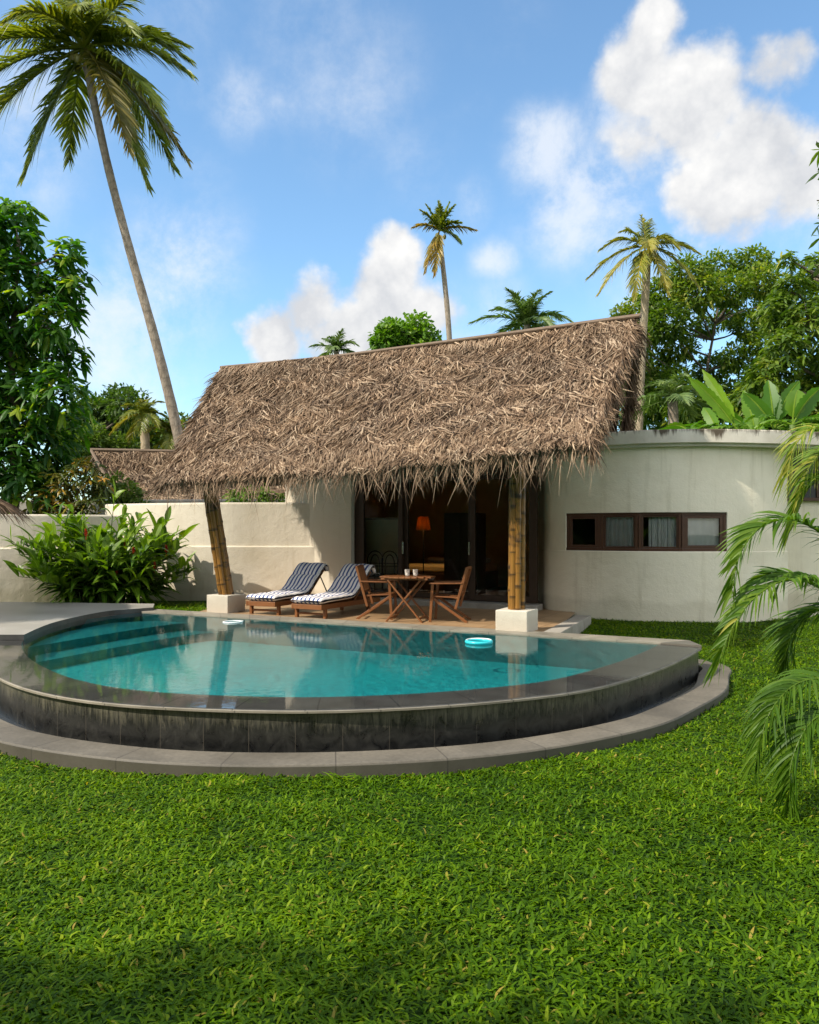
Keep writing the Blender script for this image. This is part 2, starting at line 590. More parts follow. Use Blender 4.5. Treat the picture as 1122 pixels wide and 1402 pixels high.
QUADS = np.array([[0, 1, 2, 3], [7, 6, 5, 4], [0, 4, 5, 1], [1, 5, 6, 2], [2, 6, 7, 3], [3, 7, 4, 0]])


def box(mb, c, size, ax=None, mi=0, rnd=.5):
    """box centred at c; ax = three unit axes"""
    ax = np.eye(3) if ax is None else np.asarray(ax, float)
    h = np.asarray(size, float) / 2
    s = np.array([[-1, -1, -1], [-1, 1, -1], [1, 1, -1], [1, -1, -1], [-1, -1, 1], [-1, 1, 1], [1, 1, 1], [1, -1, 1]]) * h
    st = np.zeros((8, 3))
    st[:, 2] = rnd
    mb.add(np.asarray(c, float) + s @ ax, QUADS, st, mi)


UV = np.array([U, V, [0, 0, 1]])


def beam(mb, a, b, w, h, up=(0, 0, 1), mi=0, ext=0):
    a, b = np.asarray(a, float), np.asarray(b, float)
    d = b - a
    L = np.linalg.norm(d)
    d = d / L
    s = np.cross(d, up)
    if np.linalg.norm(s) < 1e-4:
        s = np.cross(d, (1, 0, 0))
    s = nrm(s)
    u = np.cross(s, d)
    box(mb, (a + b) / 2, (L + ext, w, h), [d, s, u], mi)


def tube(mb, pts, rad, n=8, rnd=.5, mi=0, cap=True, flag=None):
    pts = np.asarray(pts, float)
    k = len(pts)
    rad = np.broadcast_to(np.asarray(rad, float), (k,))
    tan = nrm(np.gradient(pts, axis=0))
    ref = np.array([0, 0, 1.0]) if abs(tan[0][2]) < .9 else np.array([1.0, 0, 0])
    s = nrm(np.cross(tan, ref))
    for i in range(1, k):
        v = s[i - 1] - tan[i] * np.dot(s[i - 1], tan[i])
        s[i] = v / max(np.linalg.norm(v), 1e-6)
    t2 = np.cross(tan, s)
    a = np.linspace(0, 2 * np.pi, n, endpoint=False)
    ring = np.cos(a)[None, :, None] * s[:, None] + np.sin(a)[None, :, None] * t2[:, None]
    Vt = pts[:, None] + ring * rad[:, None, None]
    arc = np.concatenate([[0], np.cumsum(np.linalg.norm(np.diff(pts, axis=0), axis=1))])
    st = np.zeros((k, n, 3))
    st[..., 0] = 0 if flag is None else np.asarray(flag)[:, None]
    st[..., 1] = arc[:, None]
    st[..., 2] = rnd
    i, j = np.meshgrid(np.arange(k - 1), np.arange(n), indexing='ij')
    j2 = (j + 1) % n
    Fq = np.stack([i * n + j, i * n + j2, (i + 1) * n + j2, (i + 1) * n + j], -1).reshape(-1, 4)
    base = mb.n
    mb.add(Vt.reshape(-1, 3), Fq, st.reshape(-1, 3), mi)
    if cap:
        mb.f.append((np.arange(n)[::-1][None] + base, mi))
        mb.f.append((np.arange(n)[None] + base + (k - 1) * n, mi))


def lathe(mb, c, prof, n=16, mi=0):
    """prof: list of (r, z)"""
    pr = np.asarray(prof, float)
    a = np.linspace(0, 2 * np.pi, n, endpoint=False)
    Vt = np.stack([pr[:, None, 0] * np.cos(a), pr[:, None, 0] * np.sin(a), np.repeat(pr[:, 1:2], n, 1)], -1) + np.asarray(c, float)
    k = len(pr)
    i, j = np.meshgrid(np.arange(k - 1), np.arange(n), indexing='ij')
    j2 = (j + 1) % n
    mb.add(Vt.reshape(-1, 3), np.stack([i * n + j, i * n + j2, (i + 1) * n + j2, (i + 1) * n + j], -1).reshape(-1, 4), None, mi)


def strips(mb, p, d, side, L, W, k=3, prof=None, bend=None, fold=0.0, rnd=None, mi=0, bend2=None):
    """leaf-like strips: N of them, each a curved tapering blade"""
    p = np.asarray(p, float)
    n = len(p)
    t = np.linspace(0, 1, k + 1)
    d = nrm(np.broadcast_to(d, (n, 3)))
    side = np.broadcast_to(side, (n, 3))
    side = nrm(side - d * np.sum(side * d, -1, keepdims=True))
    L = np.broadcast_to(np.asarray(L, float), (n,))
    W = np.broadcast_to(np.asarray(W, float), (n,))
    bend = np.zeros((n, 3)) if bend is None else np.broadcast_to(bend, (n, 3))
    prof = np.sin(np.pi * np.clip(t * .9 + .08, 0, 1)) if prof is None else np.asarray(prof, float)
    c = p[:, None] + L[:, None, None] * (t[None, :, None] * d[:, None] + (t ** 2)[None, :, None] * bend[:, None])
    if bend2 is not None:
        c = c + L[:, None, None] * np.sin(np.pi * t)[None, :, None] * np.broadcast_to(bend2, (n, 3))[:, None]
    w = (W[:, None] * prof[None] / 2)[..., None]
    r = rng.random(n) if rnd is None else np.broadcast_to(rnd, (n,))
    if fold:
        nn = np.cross(d, side)[:, None]
        rows = [c - side[:, None] * w + nn * w * fold, c, c + side[:, None] * w + nn * w * fold]
    else:
        rows = [c - side[:, None] * w, c + side[:, None] * w]
    m = len(rows)
    Vt = np.stack(rows, 2)                       # n, k+1, m, 3
    st = np.zeros(Vt.shape)
    st[..., 0] = np.linspace(0, 1, m)
    st[..., 1] = t[None, :, None]
    st[..., 2] = r[:, None, None]
    ii, jj = np.meshgrid(np.arange(k), np.arange(m - 1), indexing='ij')
    q = np.stack([ii * m + jj, ii * m + jj + 1, (ii + 1) * m + jj + 1, (ii + 1) * m + jj], -1).reshape(-1, 4)
    Fq = (np.arange(n)[:, None, None] * ((k + 1) * m) + q[None]).reshape(-1, 4)
    mb.add(Vt.reshape(-1, 3), Fq, st.reshape(-1, 3), mi)


def spl(pts, n=60):
    """Catmull-Rom through points, n samples evenly by arc length"""
    p = np.asarray(pts, float)
    p = np.concatenate([[2 * p[0] - p[1]], p, [2 * p[-1] - p[-2]]])
    out = []
    for i in range(1, len(p) - 2):
        t = np.linspace(0, 1, 24, endpoint=False)[:, None]
        a, b, c, d = p[i - 1], p[i], p[i + 1], p[i + 2]
        out.append(.5 * (2 * b + (c - a) * t + (2 * a - 5 * b + 4 * c - d) * t ** 2 + (3 * b - a - 3 * c + d) * t ** 3))
    o = np.concatenate(out + [p[-2:-1]])
    s = np.concatenate([[0], np.cumsum(np.linalg.norm(np.diff(o, axis=0), axis=1))])
    q = np.linspace(0, s[-1], n)
    return np.stack([np.interp(q, s, o[:, i]) for i in range(o.shape[1])], -1)


def normals2(path):
    t = nrm(np.gradient(np.asarray(path, float)[:, :2], axis=0))
    return np.stack([-t[:, 1], t[:, 0]], -1)       # left-hand normal


def offs(path, d):
    return np.asarray(path)[:, :2] + normals2(path) * d


def sweep(mb, path, profile, mi=0, closed=True, cap=True, zoff=None, mis=None):
    """profile: (offset to the left of the path, z) points"""
    path = np.asarray(path, float)[:, :2]
    nn = normals2(path)
    pr = np.asarray(profile, float)
    n, k = len(path), len(pr)
    xy = path[:, None] + nn[:, None] * pr[None, :, 0:1]
    z = np.repeat(pr[None, :, 1], n, 0)
    if zoff is not None:
        z = z + np.asarray(zoff)[:, None]
    Vt = np.concatenate([xy, z[..., None]], -1)
    arc = np.concatenate([[0], np.cumsum(np.linalg.norm(np.diff(path, axis=0), axis=1))])
    st = np.zeros((n, k, 3))
    st[..., 0] = arc[:, None]
    st[..., 1] = pr[None, :, 1]
    st[..., 2] = .5
    base = mb.n
    first = True
    for j in range(k if closed else k - 1):
        j2 = (j + 1) % k
        i = np.arange(n - 1)
        Fq = np.stack([i * k + j, (i + 1) * k + j, (i + 1) * k + j2, i * k + j2], -1)
        m_ = mi if mis is None else mis[j]
        if first:
            mb.add(Vt.reshape(-1, 3), Fq, st.reshape(-1, 3), m_)
            first = False
        else:
            mb.f.append((Fq + base, m_))
    if cap and closed:
        mb.f.append((np.arange(k)[::-1][None] + base, mi))
        mb.f.append(((np.arange(k) + (n - 1) * k)[None] + base, mi))


def ribbon(mb, a, b, za, zb, mi=0):
    a, b = np.asarray(a)[:, :2], np.asarray(b)[:, :2]
    n = len(a)
    Vt = np.concatenate([np.c_[a, np.full(n, za)], np.c_[b, np.full(n, zb)]])
    arc = np.concatenate([[0], np.cumsum(np.linalg.norm(np.diff(a, axis=0), axis=1))])
    st = np.zeros((2 * n, 3))
    st[:n, 0] = arc
    st[n:, 0] = arc
    st[:, 1] = np.r_[np.zeros(n), np.ones(n) * abs(za - zb)]
    i = np.arange(n - 1)
    mb.add(Vt, np.stack([i, i + 1, n + i + 1, n + i], -1), st, mi)


def ngon(mb, pts2, z, mi=0):
    p = np.asarray(pts2, float)[:, :2]
    mb.add(np.c_[p, np.full(len(p), z)], np.arange(len(p)), None, mi)


def inpoly(x, y, poly):
    poly = np.asarray(poly)[:, :2]
    r = np.zeros(x.shape, bool)
    x0, y0 = poly[-1]
    for x1, y1 in poly:
        c = ((y1 > y) != (y0 > y)) & (x < (x0 - x1) * (y - y1) / (y0 - y1 + 1e-12) + x1)
        r ^= c
        x0, y0 = x1, y1
    return r


def tag(o, label=None, cat=None, group=None, kind=None):
    for k, v in (('label', label), ('category', cat), ('group', group), ('kind', kind)):
        if v:
            o[k] = v
    return o


def thing(name, label, cat, loc=(0, 0, 0), group=None, rz=0):
    o = bpy.data.objects.new(name, None)
    o.empty_display_size = .2
    o.location = loc
    o.rotation_euler = (0, 0, rz)
    COL.objects.link(o)
    return tag(o, label, cat, group)


def copy_tree(o, parent=None):
    c = o.copy()
    COL.objects.link(c)
    if parent is not None:
        c.parent = parent
        c.matrix_parent_inverse = Matrix()
    for ch in [x for x in COL.objects if x.parent is o]:
        copy_tree(ch, c)
    return c


# ------------------------------------------------------------------ plan of the site
# inner rim of the pool, from the right tip round the front to the left and the back
rim = np.array([(3.31, 10.66), (3.02, 10.17), (2.33, 9.15), (1.46, 8.15), (.63, 7.66), (-.31, 7.36), (-1.24, 7.30), (-2.45, 7.55), (-3.40, 8.17),
                (-4.34, 9.28), (-5.04, 10.44), (-5.42, 11.38), (-5.62, 12.5), (-5.52, 13.6), (-5.25, 14.4)])
RIM = spl(rim, 110)
# offsets to the outside: the path runs clockwise seen from above, so its left side is outside? checked by sign below
sgn = 1.0 if np.linalg.norm(offs(RIM, .5)[55] - A(-.85, 11)) > np.linalg.norm(RIM[55] - A(-.85, 11)) else -1.0
BACK_L, BACK_R = A(-4.95, 14.80), A(3.31, 10.66)             # waterline along the back


def ring_off(d):
    return offs(RIM, d * sgn)


OUT = ring_off(.52)
B2L, B2R = BACK_L + V[:2] * .45, BACK_R + V[:2] * .42 + U[:2] * .32
POOLPOLY = np.concatenate([OUT, [BACK_L + V[:2] * .2], [B2R - V[:2] * .2]])

# terrace and villa front
GL, GR = A(-1.16, 17.26), A(2.40, 15.40)                     # glass line, left and right jambs
PED_R, PED_L = A(1.56, 12.12), A(-3.42, 14.98)
wing_c = np.array([(2.66, 16.6), (2.60, 15.75), (2.66, 15.35), (3.0, 14.92), (3.75, 14.42), (4.35, 14.17), (5.1, 14.08), (5.95, 14.22), (6.55, 14.47), (6.9, 14.68)])
WING = spl(wing_c, 90)
terr = np.array([BACK_L[:2] + V[:2] * .45 + U[:2] * .9, B2R - U[:2] * 2.05, A(2.72, 13.75), A(3.05, 14.75), A(2.62, 15.9), GR + V[:2] * .3, GL + V[:2] * .3, A(-1.7, 17.7), A(-3.6, 17.8)])

deck_in = np.array([(-5.30, 11.05), (-5.45, 11.8), (-5.55, 12.6), (-5.52, 13.5), (-5.36, 14.35), (-5.02, 14.72)])
DECK_IN = spl(deck_in, 30)
DECK = np.concatenate([DECK_IN, [(-4.78, 14.98), (-5.0, 15.75), (-8, 16.15), (-14, 16.3), (-14, 11.05)]])

gw1 = np.array([(-1.64, 17.52), (-2.4, 17.62), (-3.2, 17.66), (-4.2, 17.68), (-5.3, 17.95), (-6.4, 18.4), (-7.2, 18.9)])
GW1 = spl(gw1, 50)
gw2 = np.array([(-6.5, 18.15), (-7.6, 17.5), (-8.8, 17.15), (-10.5, 16.9), (-13, 16.8)])
GW2 = spl(gw2, 40)


def lawn_z(x, y):
    t = np.clip((y - 9.6) / (14.3 - 9.6), 0, 1)
    z = -.44 + t * .34
    t2 = np.clip((-x - 2.5) / 1.5, 0, 1) * np.clip((y - 12) / 2, 0, 1)
    return z * (1 - t2) + (-.05) * t2


LEDGE_OUT = ring_off(1.02)
WRAP = np.array([(4.06, 10.20), (4.26, 10.62), (4.31, 11.02), (4.20, 11.42), (3.92, 11.72)])


# ------------------------------------------------------------------ ground
def build_lawn():
    xs = np.unique(np.round(np.concatenate([np.linspace(-400, -40, 10), np.linspace(-40, -12, 15), np.arange(-12, 12, .18), np.linspace(12, 40, 15), np.linspace(40, 400, 10)]), 3))
    ys = np.unique(np.round(np.concatenate([np.linspace(-200, -10, 8), np.linspace(-10, 0, 11), np.arange(0, 19, .18), np.linspace(19, 60, 22), np.linspace(60, 600, 10)]), 3))
    X, Y = np.meshgrid(xs, ys, indexing='ij')
    Z = lawn_z(X, Y)
    Z += .018 * np.sin(X * 2.1 + 1) * np.sin(Y * 1.7)
    lp = np.concatenate([(WRAP - A(.14, .0))[::-1], ring_off(.84)[5:], [BACK_L + V[:2] * .3], [B2R]])
    inl = inpoly(X, Y, lp)
    Z[inl] = np.minimum(Z[inl], -.6)
    Z[inpoly(X, Y, POOLPOLY)] = -2.2
    Z[inpoly(X, Y, terr)] = -.3
    Z = np.where((Y > 14.6) & (X > -3.2) & (X < 14), np.minimum(Z, -.16), Z)
    n, m = X.shape
    i, j = np.meshgrid(np.arange(n - 1), np.arange(m - 1), indexing='ij')
    mb = MB()
    mb.add(np.stack([X, Y, Z], -1).reshape(-1, 3), np.stack([i * m + j, (i + 1) * m + j, (i + 1) * m + j + 1, i * m + j + 1], -1).reshape(-1, 4))
    tag(mb.build('lawn', M['lawn'], smooth=True), kind='structure')


build_lawn()


def build_grass():
    mb = MB()
    wingpoly = np.concatenate([WING, [(12, 16), (12, 22), (2, 22)]])
    ledge_poly = np.concatenate([WRAP[::-1], LEDGE_OUT[6:], [BACK_L + V[:2] * .3], [B2R]])

    def zone(x0, x1, y0, y1, dens, Lr, Wr):
        n = int((x1 - x0) * (y1 - y0) * dens)
        x = rng.uniform(x0, x1, n)
        y = rng.uniform(y0, y1, n)
        keep = (np.abs(x) < .56 * y + 2.2)
        keep &= ~inpoly(x, y, ledge_poly) & ~inpoly(x, y, terr) & ~inpoly(x, y, DECK) & ~inpoly(x, y, wingpoly)
        keep &= ~((y > 16.9) & (x < 2))
        # clumpy: thin out where a slow random field is low
        f = np.sin(x * 5.1 + 2 * np.sin(y * 3.3)) * np.sin(y * 6.2 + 1.7 * np.sin(x * 2.9))
        keep &= rng.random(n) < .75 + .3 * f
        x, y, f = x[keep], y[keep], f[keep]
        n = len(x)
        az = rng.uniform(0, 2 * np.pi, n)
        el = np.radians(rng.uniform(12, 72, n))
        d = np.stack([np.cos(az) * np.cos(el), np.sin(az) * np.cos(el), np.sin(el)], -1)
        side = np.stack([-np.sin(az), np.cos(az), rng.normal(0, .25, n)], -1)
        L = rng.uniform(*Lr, n) * (1 + .15 * f)
        z = lawn_z(x, y) + .004 + .018 * np.sin(x * 2.1 + 1) * np.sin(y * 1.7)
        r = np.clip(rng.normal(.46, .20, n) + .08 * np.sin(x * 1.1 + y * .7) + .06 * f, 0, .93)
        dry = rng.random(n) < .018
        r[dry] = rng.uniform(.95, 1, dry.sum())
        bend = np.stack([np.cos(az) * .25, np.sin(az) * .25, -rng.uniform(.25, .85, n)], -1)
        b2 = side * rng.normal(0, .10, n)[:, None]
        strips(mb, np.stack([x, y, z], -1), d, side, L, rng.uniform(*Wr, n), 3, [.55, 1, .8, .06], bend, 0, r, 0, b2)
    zone(-4.2, 4.2, 1.8, 4.2, 6800, (.040, .085), (.009, .017))
    zone(-5.5, 5.5, 4.2, 6.8, 5200, (.040, .085), (.009, .017))
    zone(-7.5, 9, 6.8, 10, 3200, (.040, .085), (.010, .017))
    zone(1, 11, 10, 15.5, 2300, (.04, .085), (.011, .018))
    zone(-5.4, -2.5, 14.9, 17.9, 1700, (.07, .15), (.010, .017))
    zone(-9, -5.0, 15.8, 18.2, 900, (.07, .14), (.010, .017))
    o = mb.build('grass', M['grass'])
    tag(o, 'short broad-bladed green lawn grass around the pool', 'grass', None, 'stuff')


build_grass()


def weeds(loc, n, L, label, W=.016):
    mb = MB()
    p = np.array(loc) + np.c_[rng.normal(0, .05, n), rng.normal(0, .05, n), np.zeros(n)]
    az = rng.uniform(0, 2 * np.pi, n)
    d = np.stack([np.cos(az) * .6, np.sin(az) * .6, rng.uniform(.6, 1.2, n)], -1)
    strips(mb, p, d, np.stack([-np.sin(az), np.cos(az), az * 0], -1), rng.uniform(.6, 1, n) * L, W, 4, None, np.c_[d[:, 0] * .4, d[:, 1] * .4, np.full(n, -.5)], .2, rng.uniform(.4, .85, n))
    tag(mb.build('grass_tuft', M['grass'], loc=loc), label, 'grass tuft')


weeds((-.56, 6.22, -.46), 26, .26, 'long green grass tuft against the middle of the grey ledge')

# ------------------------------------------------------------------ pool
pool = thing('swimming_pool', 'half-moon raised swimming pool with black stone wall and turquoise basin', 'swimming pool', (-.85, 11, -.45))
ZW = 0.0
mb = MB()
ribbon(mb, RIM, OUT, -.007, -.007)
ribbon(mb, OUT, ring_off(.54), -.007, -.016)
ribbon(mb, ring_off(.54), ring_off(.54), -.016, -.034)
mb.build('coping', M['coping'], pool, True)
mb = MB()
sl = np.linspace(0, 1, 40)[:, None]
bl = BACK_L + (BACK_R + U[:2] * .02 - BACK_L) * sl
bl2 = (B2L - U[:2] * .6) + (B2R - B2L + U[:2] * .6) * sl
ribbon(mb, bl, bl2, .02, .02)
ribbon(mb, bl, bl, .02, -.15)
ribbon(mb, bl2, bl2, .02, -.25)
endp = np.array([B2R, OUT[0] + A(.02, 0), BACK_R + U[:2] * .02])
ngon(mb, endp, .0195)
for e_ in (0, 1, 2):
    a_, b_ = endp[e_], endp[(e_ + 1) % 3]
    mb.add([(*a_, .0195), (*b_, .0195), (*b_, -.05), (*a_, -.05)], [0, 1, 2, 3])
mb.build('back_coping', M['coping'], pool)
mb = MB()
wtop = ring_off(.50)
wall_path = np.concatenate([[B2R - U[:2] * .03 + V[:2] * .05], wtop])
ribbon(mb, wall_path, wall_path, -.030, -.46)
mb.build('tile_wall', M['tilewall'], pool, True)
# gutter and outer ledge
mb = MB()
gut_in, gut_out = np.concatenate([[(3.6, 11.5), (3.70, 10.8)], ring_off(.49)]), np.concatenate([WRAP[::-1][[0, 2]], ring_off(.70)])
ribbon(mb, gut_in, gut_out, -.40, -.40)
mb.build('gutter', M['gutter'], pool, True)
out_path = spl(np.concatenate([WRAP[::-1], ring_off(1.02)[7::7]]), 150)
s2 = sgn
mb = MB()
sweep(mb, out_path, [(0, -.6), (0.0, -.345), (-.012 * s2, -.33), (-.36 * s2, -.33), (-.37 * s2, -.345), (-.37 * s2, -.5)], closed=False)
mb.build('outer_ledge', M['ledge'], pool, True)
# basin
mb = MB()
loop = np.concatenate([RIM, [BACK_L], [BACK_R - U[:2] * .02]])
lc = loop.mean(0)
floor_loop = lc + (loop - lc) * .985
ZF = -.40
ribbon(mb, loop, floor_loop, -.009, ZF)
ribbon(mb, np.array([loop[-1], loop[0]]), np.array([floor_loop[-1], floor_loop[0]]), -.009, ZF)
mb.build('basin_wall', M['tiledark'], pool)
mb = MB()
ngon(mb, floor_loop[::-1], ZF)
mb.build('basin_floor', M['tile'], pool)
# curved steps in the far left corner
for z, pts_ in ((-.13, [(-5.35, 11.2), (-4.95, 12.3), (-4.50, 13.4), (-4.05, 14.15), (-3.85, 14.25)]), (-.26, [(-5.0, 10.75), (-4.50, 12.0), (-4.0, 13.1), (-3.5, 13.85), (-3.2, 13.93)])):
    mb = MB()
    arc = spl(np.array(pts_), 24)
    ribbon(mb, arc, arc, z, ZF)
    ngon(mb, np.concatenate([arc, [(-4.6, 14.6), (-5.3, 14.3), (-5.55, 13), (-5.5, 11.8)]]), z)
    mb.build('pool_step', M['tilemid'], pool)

mb = MB()
# one sheet over basin and wet coping, cut fine enough to stay smooth
wp = np.concatenate([RIM, [BACK_L + V[:2] * .01], [BACK_R + V[:2] * .01]])
ngon(mb, wp[::-1], ZW)
nr_ = len(RIM)
i_ = np.arange(nr_ - 1)
mb.add(np.concatenate([np.c_[RIM, np.full(nr_, ZW)], np.c_[ring_off(.535), np.full(nr_, ZW)]]), np.stack([i_, i_ + 1, nr_ + i_ + 1, nr_ + i_], -1), None, 1)
w = mb.build('water', [M['water'], M['film']])
tag(w, kind='structure')

mb = MB()
c = G(656, 877.5, .03)
a = np.linspace(0, 2 * np.pi, 41)
pts = c + np.stack([np.cos(a) * .165, np.sin(a) * .165, a * 0], -1)
pts[:, 2] = .02
tube(mb, pts, .024, 10, cap=False)
rg = thing('floating_ring', 'small turquoise ring floating on the pool near the right bamboo post', 'pool ring', (c[0], c[1], 0))
mb.build('tube', M['ring'], rg, True)
mb = MB()
pts[:, 2] = .036
tube(mb, pts[:21], .014, 8)
mb.build('white_band', M['ringw'], rg, True)
c = G(319, 851, .012)
rg = thing('floating_hoop', 'thin pale hoop floating in the pool in front of the left bamboo post', 'pool hoop', (c[0], c[1], 0))
mb = MB()
a = np.linspace(0, 2 * np.pi, 41)
tube(mb, np.stack([c[0] + np.cos(a) * .15, c[1] + np.sin(a) * .15, .006 + a * 0], -1), .014, 8, cap=False)
mb.build('hoop', M['ringw'], rg, True)
mb = MB()
box(mb, (c[0] + .15, c[1], .012), (.035, .07, .035))
mb.build('clip', M['ringw'], rg)

# deck
mb = MB()
ngon(mb, DECK, .075)
dl = np.concatenate([DECK_IN, [(-4.78, 14.98), (-5.0, 15.75)]])
dk = mb.build('pool_deck', M['deck'])
tag(dk, kind='structure')
mb = MB()
edge = np.concatenate([[(-14, 11.04), (-8, 11.04)], [DECK_IN[0] - A(.0, .01)], DECK_IN, [(-4.775, 14.98), (-4.995, 15.75)]])
ribbon(mb, edge, edge, .0745, -.3)
o = mb.build('deck_edge', M['deckedge'])
tag(o, kind='structure')
# terrace floor
mb = MB()
ngon(mb, terr, 0.0)
tag(mb.build('terrace', M['terrace']), kind='structure')
mb = MB()
ka, kb = terr[1] + U[:2] * .13, terr[2] + U[:2] * .13
beam(mb, (*ka, -.09), (*(kb + V[:2] * .5), -.09), .26, .22)
tag(mb.build('terrace_kerb', M['kerb'], bevel=.01), kind='structure')


# ------------------------------------------------------------------ garden walls
def garden_wall(name, path, h, ledge, label, mat, foot=-.12, th=.22, ht=None):
    s = 1 if np.dot(normals2(path)[len(path) // 2], -np.asarray(path)[len(path) // 2][:2]) > 0 else -1
    mb = MB()
    pr = [(0, foot), (0, ledge - .015), (-.012, ledge), (-.045, ledge + .012), (-.045, h - .04), (-.055, h - .012), (-.085, h), (-th + .03, h), (-th, h - .03), (-th, foot)]
    sweep(mb, path, [(o_ * s, z) for o_, z in pr])
    q = path[len(path) // 2]
    o = mb.build(name, mat, loc=(q[0], q[1], 0), smooth=False)
    return tag(o, label, 'wall')


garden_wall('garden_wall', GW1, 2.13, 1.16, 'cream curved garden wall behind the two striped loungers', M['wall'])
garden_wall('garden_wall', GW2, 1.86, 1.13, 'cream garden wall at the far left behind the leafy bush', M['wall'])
bw = spl(np.array([(-13, 22.6), (-9, 22.2), (-6, 21.8), (-2, 21.5)]), 12)
garden_wall('garden_wall', bw, 2.36, 1.2, 'grey boundary wall farther back, below the neighbouring thatched hut', M['kerb'])

# ------------------------------------------------------------------ villa
villa = thing('villa', 'white poolside villa with deep thatched roof, glass doors and round wing', 'villa', (2.0, 17.0, 0))

EL, ER = A(-4.45, 14.43, 2.38), A(2.42, 10.84, 2.66)
RR, RL = A(3.86, 13.74, 5.10), A(-4.18, 17.94, 5.10)
BR, BL_ = A(4.28, 16.3, 3.30), A(-4.6, 21.6, 2.6)


def bil(a, b, c, d, u, v):
    """u along eave to the right, v up the slope"""
    u, v = u[:, None], v[:, None]
    return (a * (1 - u) + b * u) * (1 - v) + (d * (1 - u) + c * u) * v


def slope(mb, a, b, c, d, nstr, seed, lenr=(.17, .36), wr=(.014, .028), thick=.14, sag=.10, wild=1.0):
    """thatched slope a,b (eave left, right) c,d (ridge right, left)"""
    r = np.random.default_rng(seed)
    down = nrm(((a + b) - (c + d))[None])[0]
    nn = nrm(np.cross(b - a, d - a)[None])[0]
    if nn[2] < 0:
        nn = -nn
    along = nrm(np.cross(nn, down)[None])[0]

    def surf(u, v):
        p = bil(a, b, c, d, u, v)
        lump = .035 * np.sin(u * 31 + 3 * np.sin(v * 7)) * np.sin(v * 19 + u * 11) + .03 * np.sin(u * 9 + v * 5)
        return p + nn * (lump - sag * np.sin(np.pi * v) * .8)[:, None] - A(0, 0, 1) * (.05 * np.sin(np.pi * u))[:, None]
    # body
    k = 26
    uu, vv = np.meshgrid(np.linspace(.01, .99, k), np.linspace(.04, 1, k), indexing='ij')
    top = surf(uu.ravel(), vv.ravel())
    bot = top - nn * thick
    i, j = np.meshgrid(np.arange(k - 1), np.arange(k - 1), indexing='ij')
    q = np.stack([i * k + j, (i + 1) * k + j, (i + 1) * k + j + 1, i * k + j + 1], -1).reshape(-1, 4)
    st = np.zeros((k * k, 3))
    st[:, 2] = .10
    mb.add(top, q, st)
    mb.add(bot, q[:, ::-1], st)
    for e in (np.arange(k) * k, np.arange(k) * k + k - 1, np.arange(k), np.arange(k) + (k - 1) * k):
        m = len(e)
        mb.add(np.concatenate([top[e], bot[e]]), np.stack([np.arange(m - 1), np.arange(1, m), m + np.arange(1, m), m + np.arange(m - 1)], -1), np.concatenate([st[:m], st[:m]]))
    # strands lie in courses, the lower course under the upper
    u = r.random(nstr)
    v = r.random(nstr) * 1.02
    crs = np.floor(v * 17) / 17
    v = np.clip(crs + .06 + (v - crs) * .55 + r.normal(0, .012, nstr), .02, 1.0)
    low = r.random(nstr) < .07
    v = np.where(low, r.uniform(.0, .09, nstr), v)
    p = surf(u, v) + nn * r.uniform(.0, .05, nstr)[:, None]
    fld = .55 * np.sin(u * 17 + 4 * np.sin(v * 9)) + .45 * np.sin(v * 23 + 5 * np.sin(u * 13))
    ang = wild * (.55 * fld + r.normal(0, .40, nstr)) * np.clip(np.minimum(u, 1 - u) * 14, .15, 1)
    d = down * np.cos(ang)[:, None] + along * np.sin(ang)[:, None] + nn * r.uniform(.0, .15, nstr)[:, None]
    side = along * np.cos(ang)[:, None] - down * np.sin(ang)[:, None] + nn * r.normal(0, .55, nstr)[:, None]
    bend = along * r.normal(0, .50, nstr)[:, None] - nn * r.uniform(0, .16, nstr)[:, None] - A(0, 0, .10)
    b2 = nn * r.uniform(.0, .07, nstr)[:, None] + along * r.normal(0, .06, nstr)[:, None]
    rn = np.clip(r.normal(.52, .27, nstr) + .05 * fld, 0, 1)
    strips(mb, p, d, side, r.uniform(*lenr, nstr) * np.clip(.55 + v * 4, .55, 1), r.uniform(*wr, nstr), 4, [.7, 1, .9, .65, .1], bend, .35, rn, 0, b2)
    return surf, down, along, nn


def fringe(mb, a, b, n, seed, L=(.25, .62), W=(.010, .022), down=(0, 0, -1), depth=.28, inward=(0, 0, 0)):
    r = np.random.default_rng(seed)
    u = r.random(n)
    p = a + (b - a) * u[:, None] + r.uniform(0, 1, n)[:, None] * A(*inward) + A(0, 0, 1) * (r.uniform(-.05, .10, n) - .05 * np.sin(np.pi * u))[:, None]
    tow = nrm((b - a)[None])[0]
    out = np.cross(tow, A(0, 0, 1))
    if out[1] > 0:
        out = -out
    lean = r.normal(0, .30, n) + .3 * np.sin(u * 60)
    d = A(*down) * .8 + tow * lean[:, None] + out * r.uniform(-.1, .65, n)[:, None]
    side = tow + r.normal(0, .4, (n, 3))
    bend = A(0, 0, -.45) + tow * r.normal(0, .28, n)[:, None]
    Ls = r.uniform(*L, n) * np.where(r.random(n) < .05, 1.3, 1)
    strips(mb, p, d, side, Ls, r.uniform(*W, n), 5, [.8, 1, .9, .7, .45, .08], bend, .3, np.clip(r.normal(.58, .2, n), 0, 1), 0, tow * r.normal(0, .10, n)[:, None])


mb = MB()
surf, down, along, nn = slope(mb, EL, ER, RR, RL, 46000, 1)
fringe(mb, EL + A(0, 0, .02), ER + A(0, 0, .02), 2600, 2, L=(.14, .32), W=(.011, .024), inward=tuple(V * .35 + A(0, 0, .28)))
fringe(mb, EL, ER, 460, 3, L=(.28, .52), W=(.009, .018), inward=tuple(V * .25 + A(0, 0, .2)))
